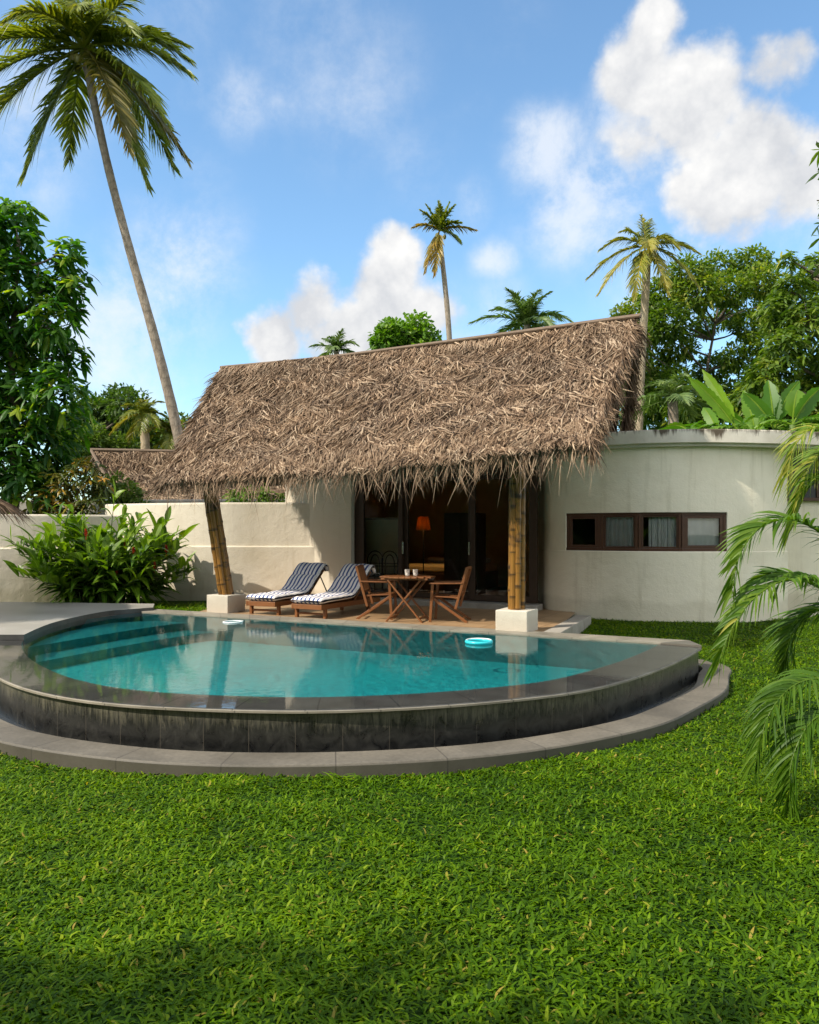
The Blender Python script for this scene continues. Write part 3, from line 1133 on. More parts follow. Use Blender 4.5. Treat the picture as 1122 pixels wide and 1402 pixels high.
# ragged ends along both verges
for a_, b_, sd in ((EL, RL, 4), (ER, RR, 5)):
    n = 1300
    r = np.random.default_rng(sd)
    t = r.random(n)
    p = a_ + (b_ - a_) * t[:, None] + nn * r.uniform(-.14, .03, n)[:, None]
    s_ = -1 if sd == 4 else 1
    d = along * (s_ if np.dot(along, U) > 0 else -s_) * (r.uniform(.10, .6, n) if sd == 4 else r.uniform(-.1, .32, n))[:, None] + down * r.uniform(.5, 1, n)[:, None] + nn * r.normal(.0, .22, n)[:, None]
    strips(mb, p, d, r.normal(0, 1, (n, 3)), r.uniform(.14, .36, n), r.uniform(.012, .026, n), 4, [.8, 1, .9, .6, .1], A(0, 0, -.45) + r.normal(0, .15, (n, 3)), .3, np.clip(r.normal(.48, .2, n), 0, 1))
slope(mb, BR, BL_, RL + A(0, 0, -.01), RR + A(0, 0, -.01), 4000, 6, wild=.3)
n = 900
r = np.random.default_rng(8)
t = r.random(n)
p = RR + (BR - RR) * t[:, None]
strips(mb, p, U * r.uniform(0, .6, n)[:, None] + A(0, 0, -1) * r.uniform(.4, 1, n)[:, None] + V * r.normal(0, .5, n)[:, None], r.normal(0, 1, (n, 3)), r.uniform(.2, .5, n), .02, 4, [.8, 1, .9, .6, .1], A(0, 0, -.3) + r.normal(0, .15, (n, 3)), .3, np.clip(r.normal(.35, .18, n), 0, 1))
n = 5200
r = np.random.default_rng(9)
u = r.random(n)
pk = RL + (RR - RL) * u[:, None] + A(0, 0, 1) * (.03 - .05 * np.sin(np.pi * u) + r.uniform(-.03, .02, n))[:, None] + V * r.normal(0, .03, n)[:, None]
sg = np.where(r.random(n) < .8, 1.0, -1.0)
dk = down * np.where(sg > 0, 1, 0)[:, None] + (V * .75 - A(0, 0, .65)) * np.where(sg < 0, 1, 0)[:, None] + along * r.normal(0, .3, n)[:, None] + A(0, 0, .12)
strips(mb, pk, dk, along + nn * r.normal(0, .4, n)[:, None], r.uniform(.2, .45, n) * np.clip((1 - u) * 12, .25, 1), r.uniform(.016, .032, n), 4, [.9, 1, .9, .65, .1], along * r.normal(0, .3, n)[:, None] - A(0, 0, .15), .3, np.clip(r.normal(.66, .2, n), 0, 1))
tube(mb, RL + (RR - RL) * np.linspace(0, 1, 20)[:, None] - A(0, 0, 1) * (.05 + .05 * np.sin(np.pi * np.linspace(0, 1, 20)))[:, None], .09, 8, rnd=.5)
roof = mb.build('thatched_roof', M['thatch'], villa)
# ridge: a long pole tied over folded thatch
mb = MB()
pl = spl(np.array([RL - U * .05 + A(0, 0, .06), RL * .7 + RR * .3 + A(0, 0, .0), RL * .35 + RR * .65 + A(0, 0, .025), RR + U * .1 + A(0, 0, .07)]), 30)
tube(mb, pl, np.linspace(.032, .045, 30), 8)
pl2 = pl[8:] - V * .11 + A(0, 0, -.03)
tube(mb, pl2, .028, 7)
mb.build('ridge_pole', M['pole'], roof, True)
# rafters under the roof, and the pole seen in the open right gable
mb = MB()
for t in np.linspace(.03, .97, 13):
    a_, b_ = EL * (1 - t) + ER * t, RL * (1 - t) + RR * t
    tube(mb, np.array([a_ - nn * .20 + (b_ - a_) * .04, b_ - nn * .20]), .045, 7)
mb.build('rafters', M['pole'], roof, True)
mb = MB()
gp = RR + (BR - RR) * .1 - U * .35
tube(mb, np.array([gp + A(0, 0, -.3), A(3.45, 14.15, 3.2)]), .045, 7)
mb.build('gable_pole', M['pole'], roof, True)

# round wing wall with the strip window
sW = 1 if np.dot(normals2(WING)[45], -WING[45]) > 0 else -1
ZS, ZH = 1.14, 1.83


def near_px(px):
    return int(np.argmin(np.abs(CX + F * WING[:, 0] / WING[:, 1] - px) + np.where(WING[:, 1] > 15.6, 1e3, 0)))


i0, i1 = near_px(774), near_px(997)
mb = MB()
nW = normals2(WING) * sW
levels = [(-.25, .012), (ZS - .015, .012), (ZS, 0.0), (ZH, 0.0), (3.06, 0.0)]
Vt = np.array([[(*(WING[i] + nW[i] * o_), z) for z, o_ in levels] for i in range(len(WING))])
k = len(levels)
fq = []
for i in range(len(WING) - 1):
    for j in range(k - 1):
        if j == 2 and i0 <= i < i1:
            continue
        fq.append([i * k + j, (i + 1) * k + j, (i + 1) * k + j + 1, i * k + j + 1])
mb.add(Vt.reshape(-1, 3), fq)
inn = WING - nW * .17
for i in range(i0, i1):      # sill and head
    for z, o_ in ((ZS, 0), (ZH, 0)):
        mb.add([(*WING[i], z), (*WING[i + 1], z), (*inn[i + 1], z), (*inn[i], z)], [0, 1, 2, 3])
for i in (i0, i1):
    mb.add([(*WING[i], ZS), (*WING[i], ZH), (*inn[i], ZH), (*inn[i], ZS)], [0, 1, 2, 3])
# inside face, so that the room behind is closed and dark
Vi = np.array([[(*inn[i], z) for z in (-.25, ZS, ZH, 3.06)] for i in range(len(WING))])
fq = [[i * 4 + j, (i + 1) * 4 + j, (i + 1) * 4 + j + 1, i * 4 + j + 1] for i in range(len(WING) - 1) for j in range(3) if not (j == 1 and i0 <= i < i1)]
mb.add(Vi.reshape(-1, 3), fq)
# return, side wall to the right and back wall
rest = np.array([WING[-1], (6.98, 15.1), (7.05, 15.25), (12.5, 15.6), (12.5, 19.6), (2.75, 19.6), WING[0]])
for a_, b_ in zip(rest[:-1], rest[1:]):
    mb.add([(*a_, -.25), (*b_, -.25), (*b_, 3.06), (*a_, 3.06)], [0, 1, 2, 3])
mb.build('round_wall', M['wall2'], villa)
# roof slab with its overhanging stained fascia
fas = spl(np.array([(2.9, 16.2), (2.75, 15.3), (3.05, 14.70), (3.75, 14.22), (4.35, 13.98), (5.15, 13.88), (6.05, 14.0), (6.9, 14.2), (8.2, 14.5), (12.7, 15.2)]), 90)
sF = 1 if np.dot(normals2(fas)[45], -fas[45]) > 0 else -1
mb = MB()
sweep(mb, fas, [(0, 3.03), (.012 * sF, 3.035), (.012 * sF, 3.25), (0, 3.265), (-.3 * sF, 3.27)], closed=False)
sweep(mb, fas, [(0, 3.03), (-.06 * sF, 3.02), (-.07 * sF, 2.98), (-.3 * sF, 2.98)], closed=False)
pl_ = np.concatenate([offs(fas, -.29 * sF), [(12.7, 19.8), (2.7, 19.8)]])
ngon(mb, pl_, 3.262)
ngon(mb, pl_, 2.99)
mb.build('roof_slab', M['fascia'], villa)
# dark room floor behind
mb = MB()
ngon(mb, np.concatenate([inn, [(7, 15.3), (12.4, 15.7), (12.4, 19.5), (2.8, 19.5)]]), -.1)
mb.build('wing_floor', M['roomfloor'], villa)

# strip window: four casements that follow the curve
win = None
cuts = [774, 822, 874, 934, 997]
ids = [i0] + [near_px(c_) for c_ in cuts[1:-1]] + [i1]
outer = MB()
wpts = WING - nW * .07
win = bpy.data.objects.new('strip_window', None)
COL.objects.link(win)
win.parent = villa
for q in range(4):
    a_, b_ = wpts[ids[q]], wpts[ids[q + 1]]
    t = (b_ - a_) / np.linalg.norm(b_ - a_)
    n_ = A(-t[1], t[0])
    if np.dot(n_, a_) > 0:
        n_ = -n_
    ax = [A(*t, 0), A(*n_, 0), A(0, 0, 1)]
    Lc = np.linalg.norm(b_ - a_)
    m_ = (a_ + b_) / 2
    H = ZH - ZS
    fw = .05
    f = MB()
    zc = (ZS + ZH) / 2
    # fixed outer frame
    box(f, (*m_, ZH - fw / 2 - .002), (Lc + .02, .09, fw), ax)
    box(f, (*m_, ZS + fw / 2 + .002), (Lc + .02, .10, fw), ax)
    for e in (a_ + t * fw / 2, b_ - t * fw / 2):
        box(f, (*e, zc), (fw, .087, H - 2 * fw - .004), ax)
    fr = f.build('window_frame', M['window_wood'], win, bevel=.004)
    s_ = MB()
    wS = .055 if q in (0, 3) else .03
    i_ = fw + .003
    o2 = A(*n_) * (.012 if q in (0, 3) else -.005)
    for sx in (-1, 1):
        box(s_, (*(m_ + t * sx * (Lc / 2 - i_ - wS / 2) + o2), zc), (wS, .05, H - 2 * i_), ax)
    for sz in (-1, 1):
        box(s_, (*(m_ + o2), zc + sz * (H / 2 - i_ - wS / 2)), (Lc - 2 * i_ - 2 * wS, .049, wS), ax)
    s_.build('casement', M['window_wood'], win, bevel=.003)
    g = MB()
    box(g, (*(m_ + o2), zc), (Lc - 2 * i_ - 2 * wS, .006, H - 2 * i_ - 2 * wS), ax)
    g.build('pane', M['wglass'], win)
    if q in (1, 2):
        cm = MB()
        kk = 60
        tt = np.linspace(.0, 1, kk) if q == 1 else np.linspace(.25, 1, kk)
        cp = a_ + (b_ - a_) * tt[:, None] - n_ * (.075 + .02 * np.sin(tt * 50) + .01 * np.sin(tt * 131))[:, None]
        ribbon(cm, cp, cp, ZH + .1, .4)
        cm.build('curtain', M['curtain'], win, True)
    if q == 3:
        cm = MB()
        cp = a_ + (b_ - a_) * np.linspace(.1, .95, 40)[:, None] - n_ * (.06 + .008 * np.sin(np.linspace(0, 30, 40)))[:, None]
        ribbon(cm, cp, cp, ZH + .1, .5)
        cm.build('blind', M['curtain'], win, True)

# second dark window on the right part of the wing
mb = MB()
wa, wb = A(7.10, 15.20), A(8.35, 15.29)
t = nrm((wb - wa)[None])[0]
ax = [A(*t, 0), A(-t[1], t[0], 0), A(0, 0, 1)]
mm = (wa + wb) / 2
hw = bpy.data.objects.new('high_window', None)
COL.objects.link(hw)
hw.parent = villa
for z in (2.10, 2.86):
    box(mb, (*mm, z), (1.32, .12, .06), ax)
for sx in (-1, 0, 1):
    box(mb, (*(mm + t * sx * .63), 2.48), (.06, .117, .70), ax)
mb.build('window_frame', M['window_wood'], hw, bevel=.004)
mb = MB()
box(mb, (*mm, 2.48), (1.2, .07, .70), ax)
mb.build('pane', M['iron'], hw)

# front wall left of the doors, door head, room
mb = MB()
fa, fb = GL + U[:2] * -.02, GL - U[:2] * 1.75
w3 = (fa + fb) / 2 - V[:2] * .02
box(mb, (*w3, 1.55), (1.73, .24, 3.30), UV)
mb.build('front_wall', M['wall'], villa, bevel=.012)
mb = MB()
hd = (GL + GR) / 2
Lg = np.linalg.norm(GR - GL)
box(mb, (*(hd + V[:2] * .02), 2.82), (Lg + .1, .2, .42), UV)
mb.build('door_head', M['darkwood'], villa)
mb = MB()
box(mb, (*(hd - V[:2] * .16), .045), (Lg + .30, .42, .12), UV)
mb.build('threshold', M['kerb'], villa, bevel=.01)
mb = MB()
D = 4.2
r0, r1 = GL - U[:2] * 1.7 + V[:2] * .12, GR + U[:2] * .3 + V[:2] * .12
for a_, b_ in ((r0 + V[:2] * D, r1 + V[:2] * D), (r0, r0 + V[:2] * D), (r1, r1 + V[:2] * D)):
    mb.add([(*a_, 0), (*b_, 0), (*b_, 3.0), (*a_, 3.0)], [0, 1, 2, 3])
mb.build('room_walls', M['room'], villa)
mb = MB()
mb.add([(*r0, .095), (*r1, .095), (*(r1 + V[:2] * D), .095), (*(r0 + V[:2] * D), .095)], [0, 1, 2, 3])
mb.build('room_floor', M['roomfloor'], villa)
mb = MB()
mb.add([(*(r0 - V[:2] * .1), 2.98), (*(r1 - V[:2] * .1), 2.98), (*(r1 + V[:2] * D), 2.98), (*(r0 + V[:2] * D), 2.98)], [0, 1, 2, 3])
mb.build('ceiling', M['darkwood'], villa)

# sliding glass doors
tpx = lambda px: (lambda k_: ((k_ * GL[1] - GL[0]) / (U[0] - k_ * U[1])))((px - CX) / F)
edges = [tpx(487), tpx(552), tpx(645), Lg + .06]
ZB, ZT = .12, 2.62
for q in range(3):
    s0, s1 = edges[q], edges[q + 1]
    dr = bpy.data.objects.new('sliding_door', None)
    COL.objects.link(dr)
    dr.parent = villa
    off = V[:2] * (0.0 if q != 1 else .06)
    f = MB()
    wl, wr = ((.22, .10), (.10, .07), (.10, .16))[q]
    p0, p1 = GL + U[:2] * s0 + off, GL + U[:2] * s1 + off
    box(f, (*(p0 + U[:2] * wl / 2), (ZB + ZT) / 2), (wl, .055, ZT - ZB), UV)
    box(f, (*(p1 - U[:2] * wr / 2), (ZB + ZT) / 2), (wr, .055, ZT - ZB), UV)
    mid = (p0 + U[:2] * wl + p1 - U[:2] * wr) / 2
    Lm = s1 - s0 - wl - wr
    box(f, (*mid, ZB + .06), (Lm, .053, .12), UV)
    box(f, (*mid, ZT - .05), (Lm, .053, .10), UV)
    f.build('door_frame', M['darkwood'], dr, bevel=.004)
    g = MB()
    ga, gb_ = mid - U[:2] * Lm / 2, mid + U[:2] * Lm / 2
    g.add([(*ga, ZB + .11), (*gb_, ZB + .11), (*gb_, ZT - .09), (*ga, ZT - .09)], [0, 1, 2, 3])
    g.build('pane', M['glass'], dr)
    if q < 2:
        h = MB()
        hp = (p1 - U[:2] * .045 - V[:2] * .055) if q == 1 else (p1 + U[:2] * .02 - V[:2] * .06)
        beam(h, (*hp, 1.02), (*hp, 1.28), .022, .03)
        for z in (1.05, 1.25):
            beam(h, (*hp, z), (*(hp + V[:2] * .035), z), .018, .018)
        h.build('handle', M['steel'], dr, bevel=.003)


# bamboo posts and their blocks
def bamboo_post(base, top, R=.108, rc=.049, nc=7, seed=0):
    post = bpy.data.objects.new('bamboo_post', None)
    COL.objects.link(post)
    post.parent = villa
    r = np.random.default_rng(seed)
    base, top = np.asarray(base, float), np.asarray(top, float)
    for q in range(nc):
        a = 2 * np.pi * q / nc + .25
        o = A(np.cos(a), np.sin(a), 0) * (R - .02)
        k = 60
        t = np.linspace(0, 1, k)
        pts = (base + o) + (top + o * .92 - base - o) * t[:, None]
        L = np.linalg.norm(top - base)
        ph = r.uniform(0, .34)
        node = np.abs(((t * L + ph) / .34) % 1 - .5) * 2      # 1 at node
        fl = np.clip((node - .76) / .12, 0, 1)
        rad = rc * (1 + .14 * fl - .03 * (1 - node)) * r.uniform(.9, 1.05)
        m = MB()
        tube(m, pts, rad, 9, rnd=r.random(), flag=fl)
        m.build('culm', M['bamboo'], post, True)
    m = MB()
    tube(m, np.stack([base + (top - base) * t for t in np.linspace(0, 1, 8)]), R - .05, 8, rnd=.1, flag=np.ones(8))
    m.build('core', M['bamboo'], post, True)
    m = MB()
    box(m, (base[0], base[1], .15), (.50, .50, .34), UV)
    m.build('pedestal', M['pedestal'], villa, bevel=.012)


bamboo_post((PED_R[0] + .06, PED_R[1], .31), (PED_R[0] + .08, PED_R[1] + .05, 2.75), seed=3)
topl = P(283, 640, 14.9)
bamboo_post((PED_L[0], PED_L[1], .31), topl, R=.12, seed=4)

# ------------------------------------------------------------------ things inside the room
def px_room(px, depth):
    """point on the room plan seen in column px, depth metres behind the glass"""
    k_ = (px - CX) / F
    o = GL + V[:2] * depth
    s = (k_ * o[1] - o[0]) / (U[0] - k_ * U[1])
    return o + U[:2] * s


fl_z = .095
q = px_room(580, 1.9)
lamp = thing('floor_lamp', 'lit floor lamp with dark shade standing behind the middle glass door', 'floor lamp', (*q, fl_z))
m = MB()
lathe(m, (*q, fl_z), [(.001, .03), (.14, .03), (.15, .015), (.15, 0)], 20)
m.build('base', M['iron'], lamp, True)
m = MB()
tube(m, [(*q, fl_z + .02), (*q, 1.62)], .014, 8)
m.build('pole', M['iron'], lamp, True)
m = MB()
lathe(m, (*q, 0), [(.17, 1.52), (.125, 1.83), (.12, 1.83), (.165, 1.52)], 24)
m.build('lamp_shade', M['shade'], lamp, True)
m = MB()
lathe(m, (*q, 1.655), [(.001, -.05), (.04, -.045), (.06, 0), (.04, .05), (.001, .06)], 14)
m.build('bulb', M['bulb'], lamp, True)

q = px_room(526, .52)
pn = thing('reflection_panel', 'tall pale panel added behind the left glass door in place of a reflection', 'reflection panel', (*q, fl_z))  # panel added to stand in for a bright reflection in the glass
m = MB()
box(m, (*q, 1.0), (.92, .035, 1.50), UV)
m.build('panel', M['panel'], pn, bevel=.006)
m = MB()
for z in (.22, 1.77):
    box(m, (*q, z), (.96, .05, .045), UV)
for sx in (-.47, .47):
    box(m, (*(q + U[:2] * sx), .93), (.03, .048, 1.67), UV)
m.build('frame', M['kerb'], pn)


def iron_chair(px, depth):
    q = px_room(px, depth)
    c = thing('iron_chair', '', 'chair', (*q, fl_z))
    m = MB()
    for w, h in ((.19, .98), (.11, .90)):
        a = np.linspace(np.pi, 0, 20)
        arch = np.stack([q[0] + U[0] * np.cos(a) * w, q[1] + U[1] * np.cos(a) * w, fl_z + h - .20 + np.sin(a) * .2], -1)
        pts = np.concatenate([[arch[0] - A(0, 0, h - .65)], arch, [arch[-1] - A(0, 0, h - .65)]])
        tube(m, pts, .011, 6)
    for z in (.66, .72):
        tube(m, [(*(q - U[:2] * .2), fl_z + z), (*(q + U[:2] * .2), fl_z + z)], .009, 6)
    m.build('backrest', M['iron'], c, True)
    m = MB()
    box(m, (*(q + V[:2] * .17), fl_z + .45), (.40, .32, .07), UV)
    m.build('seat', M['black'], c, bevel=.02)
    for sx in (-.19, .19):
        for sy in (0, .30):
            m = MB()
            b_ = q + U[:2] * sx + V[:2] * sy
            tube(m, [(*b_, fl_z), (*b_, fl_z + .44)], .012, 6)
            m.build('leg', M['iron'], c, True)
    return c


c1 = iron_chair(514, .12)
c2 = iron_chair(534, .13)
tag(c1, 'black iron arch-backed chair behind the left glass door, nearer the wall', 'chair', 'iron chairs inside the villa')
tag(c2, 'black iron arch-backed chair behind the left glass door, nearer the lamp', 'chair', 'iron chairs inside the villa')

q = px_room(616, 3.2)
bd = thing('bed', 'low bed with pale cover in the dim room behind the lamp', 'bed', (*q, fl_z))
m = MB()
box(m, (*q, .30), (1.9, 1.7, .40), UV)
m.build('base', M['darkwood'], bd, bevel=.02)
m = MB()
box(m, (*q, .60), (1.88, 1.68, .20), UV)
m.build('mattress', M['room'], bd, bevel=.06)
m = MB()
for sx in (-.45, .45):
    box(m, (*(q + V[:2] * .55 + U[:2] * sx), .77), (.7, .42, .13), UV)
m.build('pillows', M['panel'], bd, bevel=.05)
q = px_room(637, 1.7)
cb = thing('cabinet', 'tall dark cabinet inside the villa right of the lamp', 'cabinet', (*q, fl_z))
m = MB()
box(m, (*q, 1.0), (.8, .5, 1.8), UV)
m.build('body', M['darkwood'], cb, bevel=.01)
m = MB()
for sx in (-.2, .2):
    box(m, (*(q + U[:2] * sx - V[:2] * .262), 1.0), (.36, .02, 1.66), UV)
m.build('door', M['darkwood'], cb, bevel=.006)


# ------------------------------------------------------------------ terrace furniture (local frames: x across, y towards the head)
def make_lounger():
    root = thing('sun_lounger', '', 'sun lounger')
    teak = M['teak']
    for sx in (-1, 1):
        m = LMB()
        beam(m, (sx * .30, 0, .20), (sx * .30, 1.95, .20), .035, .085)
        m.build('rail', teak, root, bevel=.006)
        for y in (.14, 1.55):
            m = LMB()
            beam(m, (sx * .298, y, 0), (sx * .298, y, .165), .055, .06, (0, 1, 0))
            m.build('leg', teak, root, bevel=.006)
    m = LMB()
    for y in (.02, .62, 1.2, 1.93):
        beam(m, (-.282, y, .20), (.282, y, .20), .035, .083)
    for y in np.arange(.1, 1.15, .09):
        beam(m, (-.281, y, .236), (.281, y, .236), .055, .018)
    for x in (-.2, .2):
        beam(m, (x, .0, .22), (x, 1.95, .22), .03, .03)
    m.build('slats', teak, root, bevel=.004)
    m = LMB()
    beam(m, (-.271, .14, .075), (.271, .14, .075), .03, .035)
    m.build('stretcher', teak, root, bevel=.004)
    m = LMB()
    for sx in (-.25, .25):
        beam(m, (sx, 1.12, .25), (sx, 1.68, .73), .04, .03)
    for t in np.linspace(.05, .98, 8):
        beam(m, (-.23, 1.12 + .56 * t, .25 + .48 * t), (.23, 1.12 + .56 * t, .25 + .48 * t), .05, .016, (0, -.7, .7))
    m.build('backrest', teak, root, bevel=.004)
    for sx in (-.26, .26):
        m = LMB()
        tube(m, [(sx, 1.56, .62), (sx, 1.86, .22)], .012, 7)
        m.build('prop', M['iron'], root, True)
    # cushion: a soft slab bent at the hip and folded over the head end
    path = spl(np.array([(-.02, .30), (.3, .315), (.8, .325), (1.02, .34), (1.16, .41), (1.37, .59), (1.58, .77), (1.68, .83), (1.765, .80), (1.79, .71)]), 54)
    tan = nrm(np.gradient(path, axis=0))
    nr = np.stack([-tan[:, 1], tan[:, 0]], -1)
    xs = np.linspace(-.315, .315, 37)
    k = len(path)
    tt = np.linspace(0, 1, k)
    arc = np.concatenate([[0], np.cumsum(np.linalg.norm(np.diff(path, axis=0), axis=1))])
    crease = sum(np.exp(-((arc - a_) / .025) ** 2) for a_ in (.42, 1.08, 1.55)) * .018
    endr = np.minimum(1, np.minimum((arc + .004) / .05, (arc[-1] - arc + .004) / .05))
    th = .052 * np.sqrt(np.clip(endr, 0, 1))
    edge = np.sqrt(np.clip(1 - (np.abs(xs) / .318) ** 10, 0, 1))
    top = np.zeros((k, 37, 3))
    bot = np.zeros((k, 37, 3))
    lump = .006 * np.sin(xs[None] * 21 + tt[:, None] * 13) + .006 * np.sin(tt[:, None] * 39)
    for arr, s in ((top, 1), (bot, -1)):
        h = th[:, None] * edge[None] * s
        if s > 0:
            h = h + (lump - crease[:, None]) * edge[None] * np.sqrt(endr)[:, None]
        arr[..., 0] = xs[None]
        arr[..., 1] = path[:, None, 0] + nr[:, None, 0] * h
        arr[..., 2] = path[:, None, 1] + nr[:, None, 1] * h
    m = LMB()
    i, j = np.meshgrid(np.arange(k - 1), np.arange(36), indexing='ij')
    q = np.stack([i * 37 + j, i * 37 + j + 1, (i + 1) * 37 + j + 1, (i + 1) * 37 + j], -1).reshape(-1, 4)
    m.add(top.reshape(-1, 3), q)
    m.add(bot.reshape(-1, 3), q[:, ::-1])
    m.build('cushion', M['stripes'], root, True)
    return root


ang = math.atan2(V[1], V[0]) - math.pi / 2
lg = make_lounger()
p = G(363, 843, 0)
lg.location = (p[0] - .10, p[1] + .10, 0)
lg.rotation_euler = (0, 0, ang + .02)
tag(lg, 'blue and white striped lounger beside the left bamboo post', 'sun lounger', 'striped loungers on the terrace')
l2 = copy_tree(lg)
p = G(436, 848, 0)
l2.location = (p[0] - .22, p[1] + .12, 0)
l2.rotation_euler = (0, 0, ang - .02)
tag(l2, 'blue and white striped lounger between the other lounger and the wooden chair', 'sun lounger', 'striped loungers on the terrace')


def make_chair():
    """folding teak armchair facing +y"""
    root = thing('folding_chair', '', 'chair')
    teak = M['teak']
    for sx in (-1, 1):
        x = sx * .255
        m = LMB()
        beam(m, (x, .25, 0), (x, .21, .62), .03, .045, (0, 1, 0))
        m.build('front_leg', teak, root, bevel=.005)
        m = LMB()
        beam(m, (x - sx * .034, .23, .40), (x - sx * .034, -.36, 0), .028, .045)
        m.build('rear_leg', teak, root, bevel=.005)
        m = LMB()
        beam(m, (x, -.17, .22), (x, -.36, .90), .028, .042, (0, 1, 0))
        m.build('back_post', teak, root, bevel=.005)
        m = LMB()
        beam(m, (x, .27, .635), (x, -.29, .645), .05, .024)
        m.build('armrest', teak, root, bevel=.006)
    m = LMB()
    for x in np.linspace(-.205, .205, 6):
        beam(m, (x, .24, .425), (x, -.20, .405), .066, .018)
    for y in (.215, -.17):
        beam(m, (-.238, y, .40), (.238, y, .40), .035, .03)
    m.build('seat', teak, root, bevel=.004)
    m = LMB()
    for x in np.linspace(-.19, .19, 6):
        beam(m, (x, -.225, .50), (x, -.335, .88), .055, .014, (0, 1, 0))
    for z, y in ((.47, -.235), (.885, -.352)):
        beam(m, (-.238, y, z), (.238, y, z), .022, .05)
    m.build('backrest', teak, root, bevel=.004)
    m = LMB()
    beam(m, (-.218, -.28, .06), (.218, -.28, .06), .022, .03)
    m.build('stretcher', teak, root, bevel=.003)
    return root


ch = make_chair()
p = G(612, 851, 0)
ch.location = (p[0] + .02, p[1] + .12, 0)
ch.rotation_euler = (0, 0, math.radians(90 - 12))
tag(ch, 'brown wooden folding armchair right of the table, facing left', 'chair', 'folding wooden armchairs on the terrace')
c2 = copy_tree(ch)
p = G(520, 847, 0)
c2.location = (p[0] + .0, p[1] + .10, 0)
c2.rotation_euler = (0, 0, math.radians(-90 - 8))
tag(c2, 'brown wooden folding armchair left of the table, beside the lounger', 'chair', 'folding wooden armchairs on the terrace')


def make_table(loc, rz):
    root = thing('folding_table', 'brown wooden folding table with crossed legs on the terrace', 'table', loc, None, rz)
    teak = M['teak']
    m = LMB()
    R = .44
    a = np.arange(8) * np.pi / 4 + np.pi / 8
    n = 9
    for i, x in enumerate(np.linspace(-R, R, n + 1)[:-1]):
        w = 2 * R / n
        xc = x + w / 2
        hl = min(R * .92, R * 1.32 - abs(xc))
        beam(m, (xc, -hl, .735), (xc, hl, .735), w - .006, .024)
    for y in (-.24, .24):
        beam(m, (-R * .9, y, .708), (R * .9, y, .708), .05, .028)
    m.build('table_top', teak, root, bevel=.004)
    for sy in (-.25, .25):
        for s_ in (-1, 1):
            m = LMB()
            o = .016 * s_
            beam(m, (-s_ * .31, sy + o, 0.0), (s_ * .27, sy + o, .69), .028, .05, (0, 1, 0))
            m.build('leg', teak, root, bevel=.005)
    m = LMB()
    beam(m, (-.25, -.235, .06), (-.25, .235, .06), .03, .03)
    beam(m, (.25, -.235, .06), (.25, .235, .06), .03, .03)
    m.build('stretcher', teak, root, bevel=.003)
    return root


p = G(556, 852, 0)
tloc = (p[0] + .03, p[1] + .25, 0)
make_table(tloc, math.radians(-14))


def make_cup():
    root = thing('mug', '', 'mug')
    m = LMB()
    lathe(m, (0, 0, 0), [(.001, .002), (.030, .002), (.034, .006), (.043, .105), (.045, .112), (.041, .112), (.032, .012), (.001, .010)], 22)
    m.build('body', M['cup'], root, True)
    return root


cup = make_cup()
q = P(558, 790, tloc[1] - .05)
cup.location = (q[0], q[1], .7475)
tag(cup, 'white patterned cup on the table, the one nearer the loungers', 'cup', 'patterned cups on the table')
k2 = copy_tree(cup)
q = P(569, 790, tloc[1] - .05)
k2.location = (q[0], q[1], .7475)
tag(k2, 'white patterned cup on the table, the one nearer the right chair', 'cup', 'patterned cups on the table')


# ------------------------------------------------------------------ plants
def frond_mesh(mb, pts, leafL, leafW, nleaf=46, hang=.55, r0=.02, rbase=.45, rvar=.22, vshape=.35, tip=.35, seed=0, start=.10, k=3):
    """pinnate frond along a rachis polyline"""
    r = np.random.default_rng(seed)
    pts = spl(pts, 26)
    tube(mb, pts, np.linspace(r0, r0 * .15, 26), 5, rnd=min(1, rbase + .25), cap=False)
    t = np.linspace(start, .995, nleaf)
    ix = t * 25
    i = np.clip(ix.astype(int), 0, 24)
    f = (ix - i)[:, None]
    base = pts[i] * (1 - f) + pts[i + 1] * f
    tan = nrm(np.gradient(pts, axis=0))[i]
    up = A(0, 0, 1)
    sd = np.cross(tan, up)
    bad = np.linalg.norm(sd, axis=1) < .12
    sd[bad] = sd[~bad][0] if (~bad).any() else A(1, 0, 0)
    sd = nrm(sd)
    un = nrm(np.cross(sd, tan))
    prof = np.clip(np.minimum(.55 + t * 2.2, 1.0), 0, 1) * np.clip((1.02 - t) / .42, tip, 1)
    for s in (-1, 1):
        alpha = np.radians(32 + 34 * t + r.normal(0, 7, nleaf))
        d = sd * s * np.cos(alpha)[:, None] + tan * np.sin(alpha)[:, None] + un * (vshape + r.normal(0, .12, nleaf))[:, None]
        bend = A(0, 0, -1) * (hang * r.uniform(.6, 1.25, nleaf))[:, None]
        side = tan + sd * r.normal(0, .2, nleaf)[:, None] - un * .25
        strips(mb, base + r.normal(0, .004, (nleaf, 3)), d, side, leafL * prof * r.uniform(.85, 1.08, nleaf), leafW * r.uniform(.8, 1.1, nleaf), k, np.interp(np.linspace(0, 1, k + 1), [0, .25, .6, 1], [.55, 1, .8, .05]), bend, .25,
               np.clip(r.normal(rbase, rvar * .5, nleaf) + rvar * (t - .5), 0, 1))


def rachis(c, az, el, L, droop, n=7):
    t = np.linspace(0, 1, n)
    d = A(math.cos(az) * math.cos(el), math.sin(az) * math.cos(el), math.sin(el))
    return np.asarray(c) + L * (t[:, None] * d + (t ** 2)[:, None] * A(0, 0, -droop))


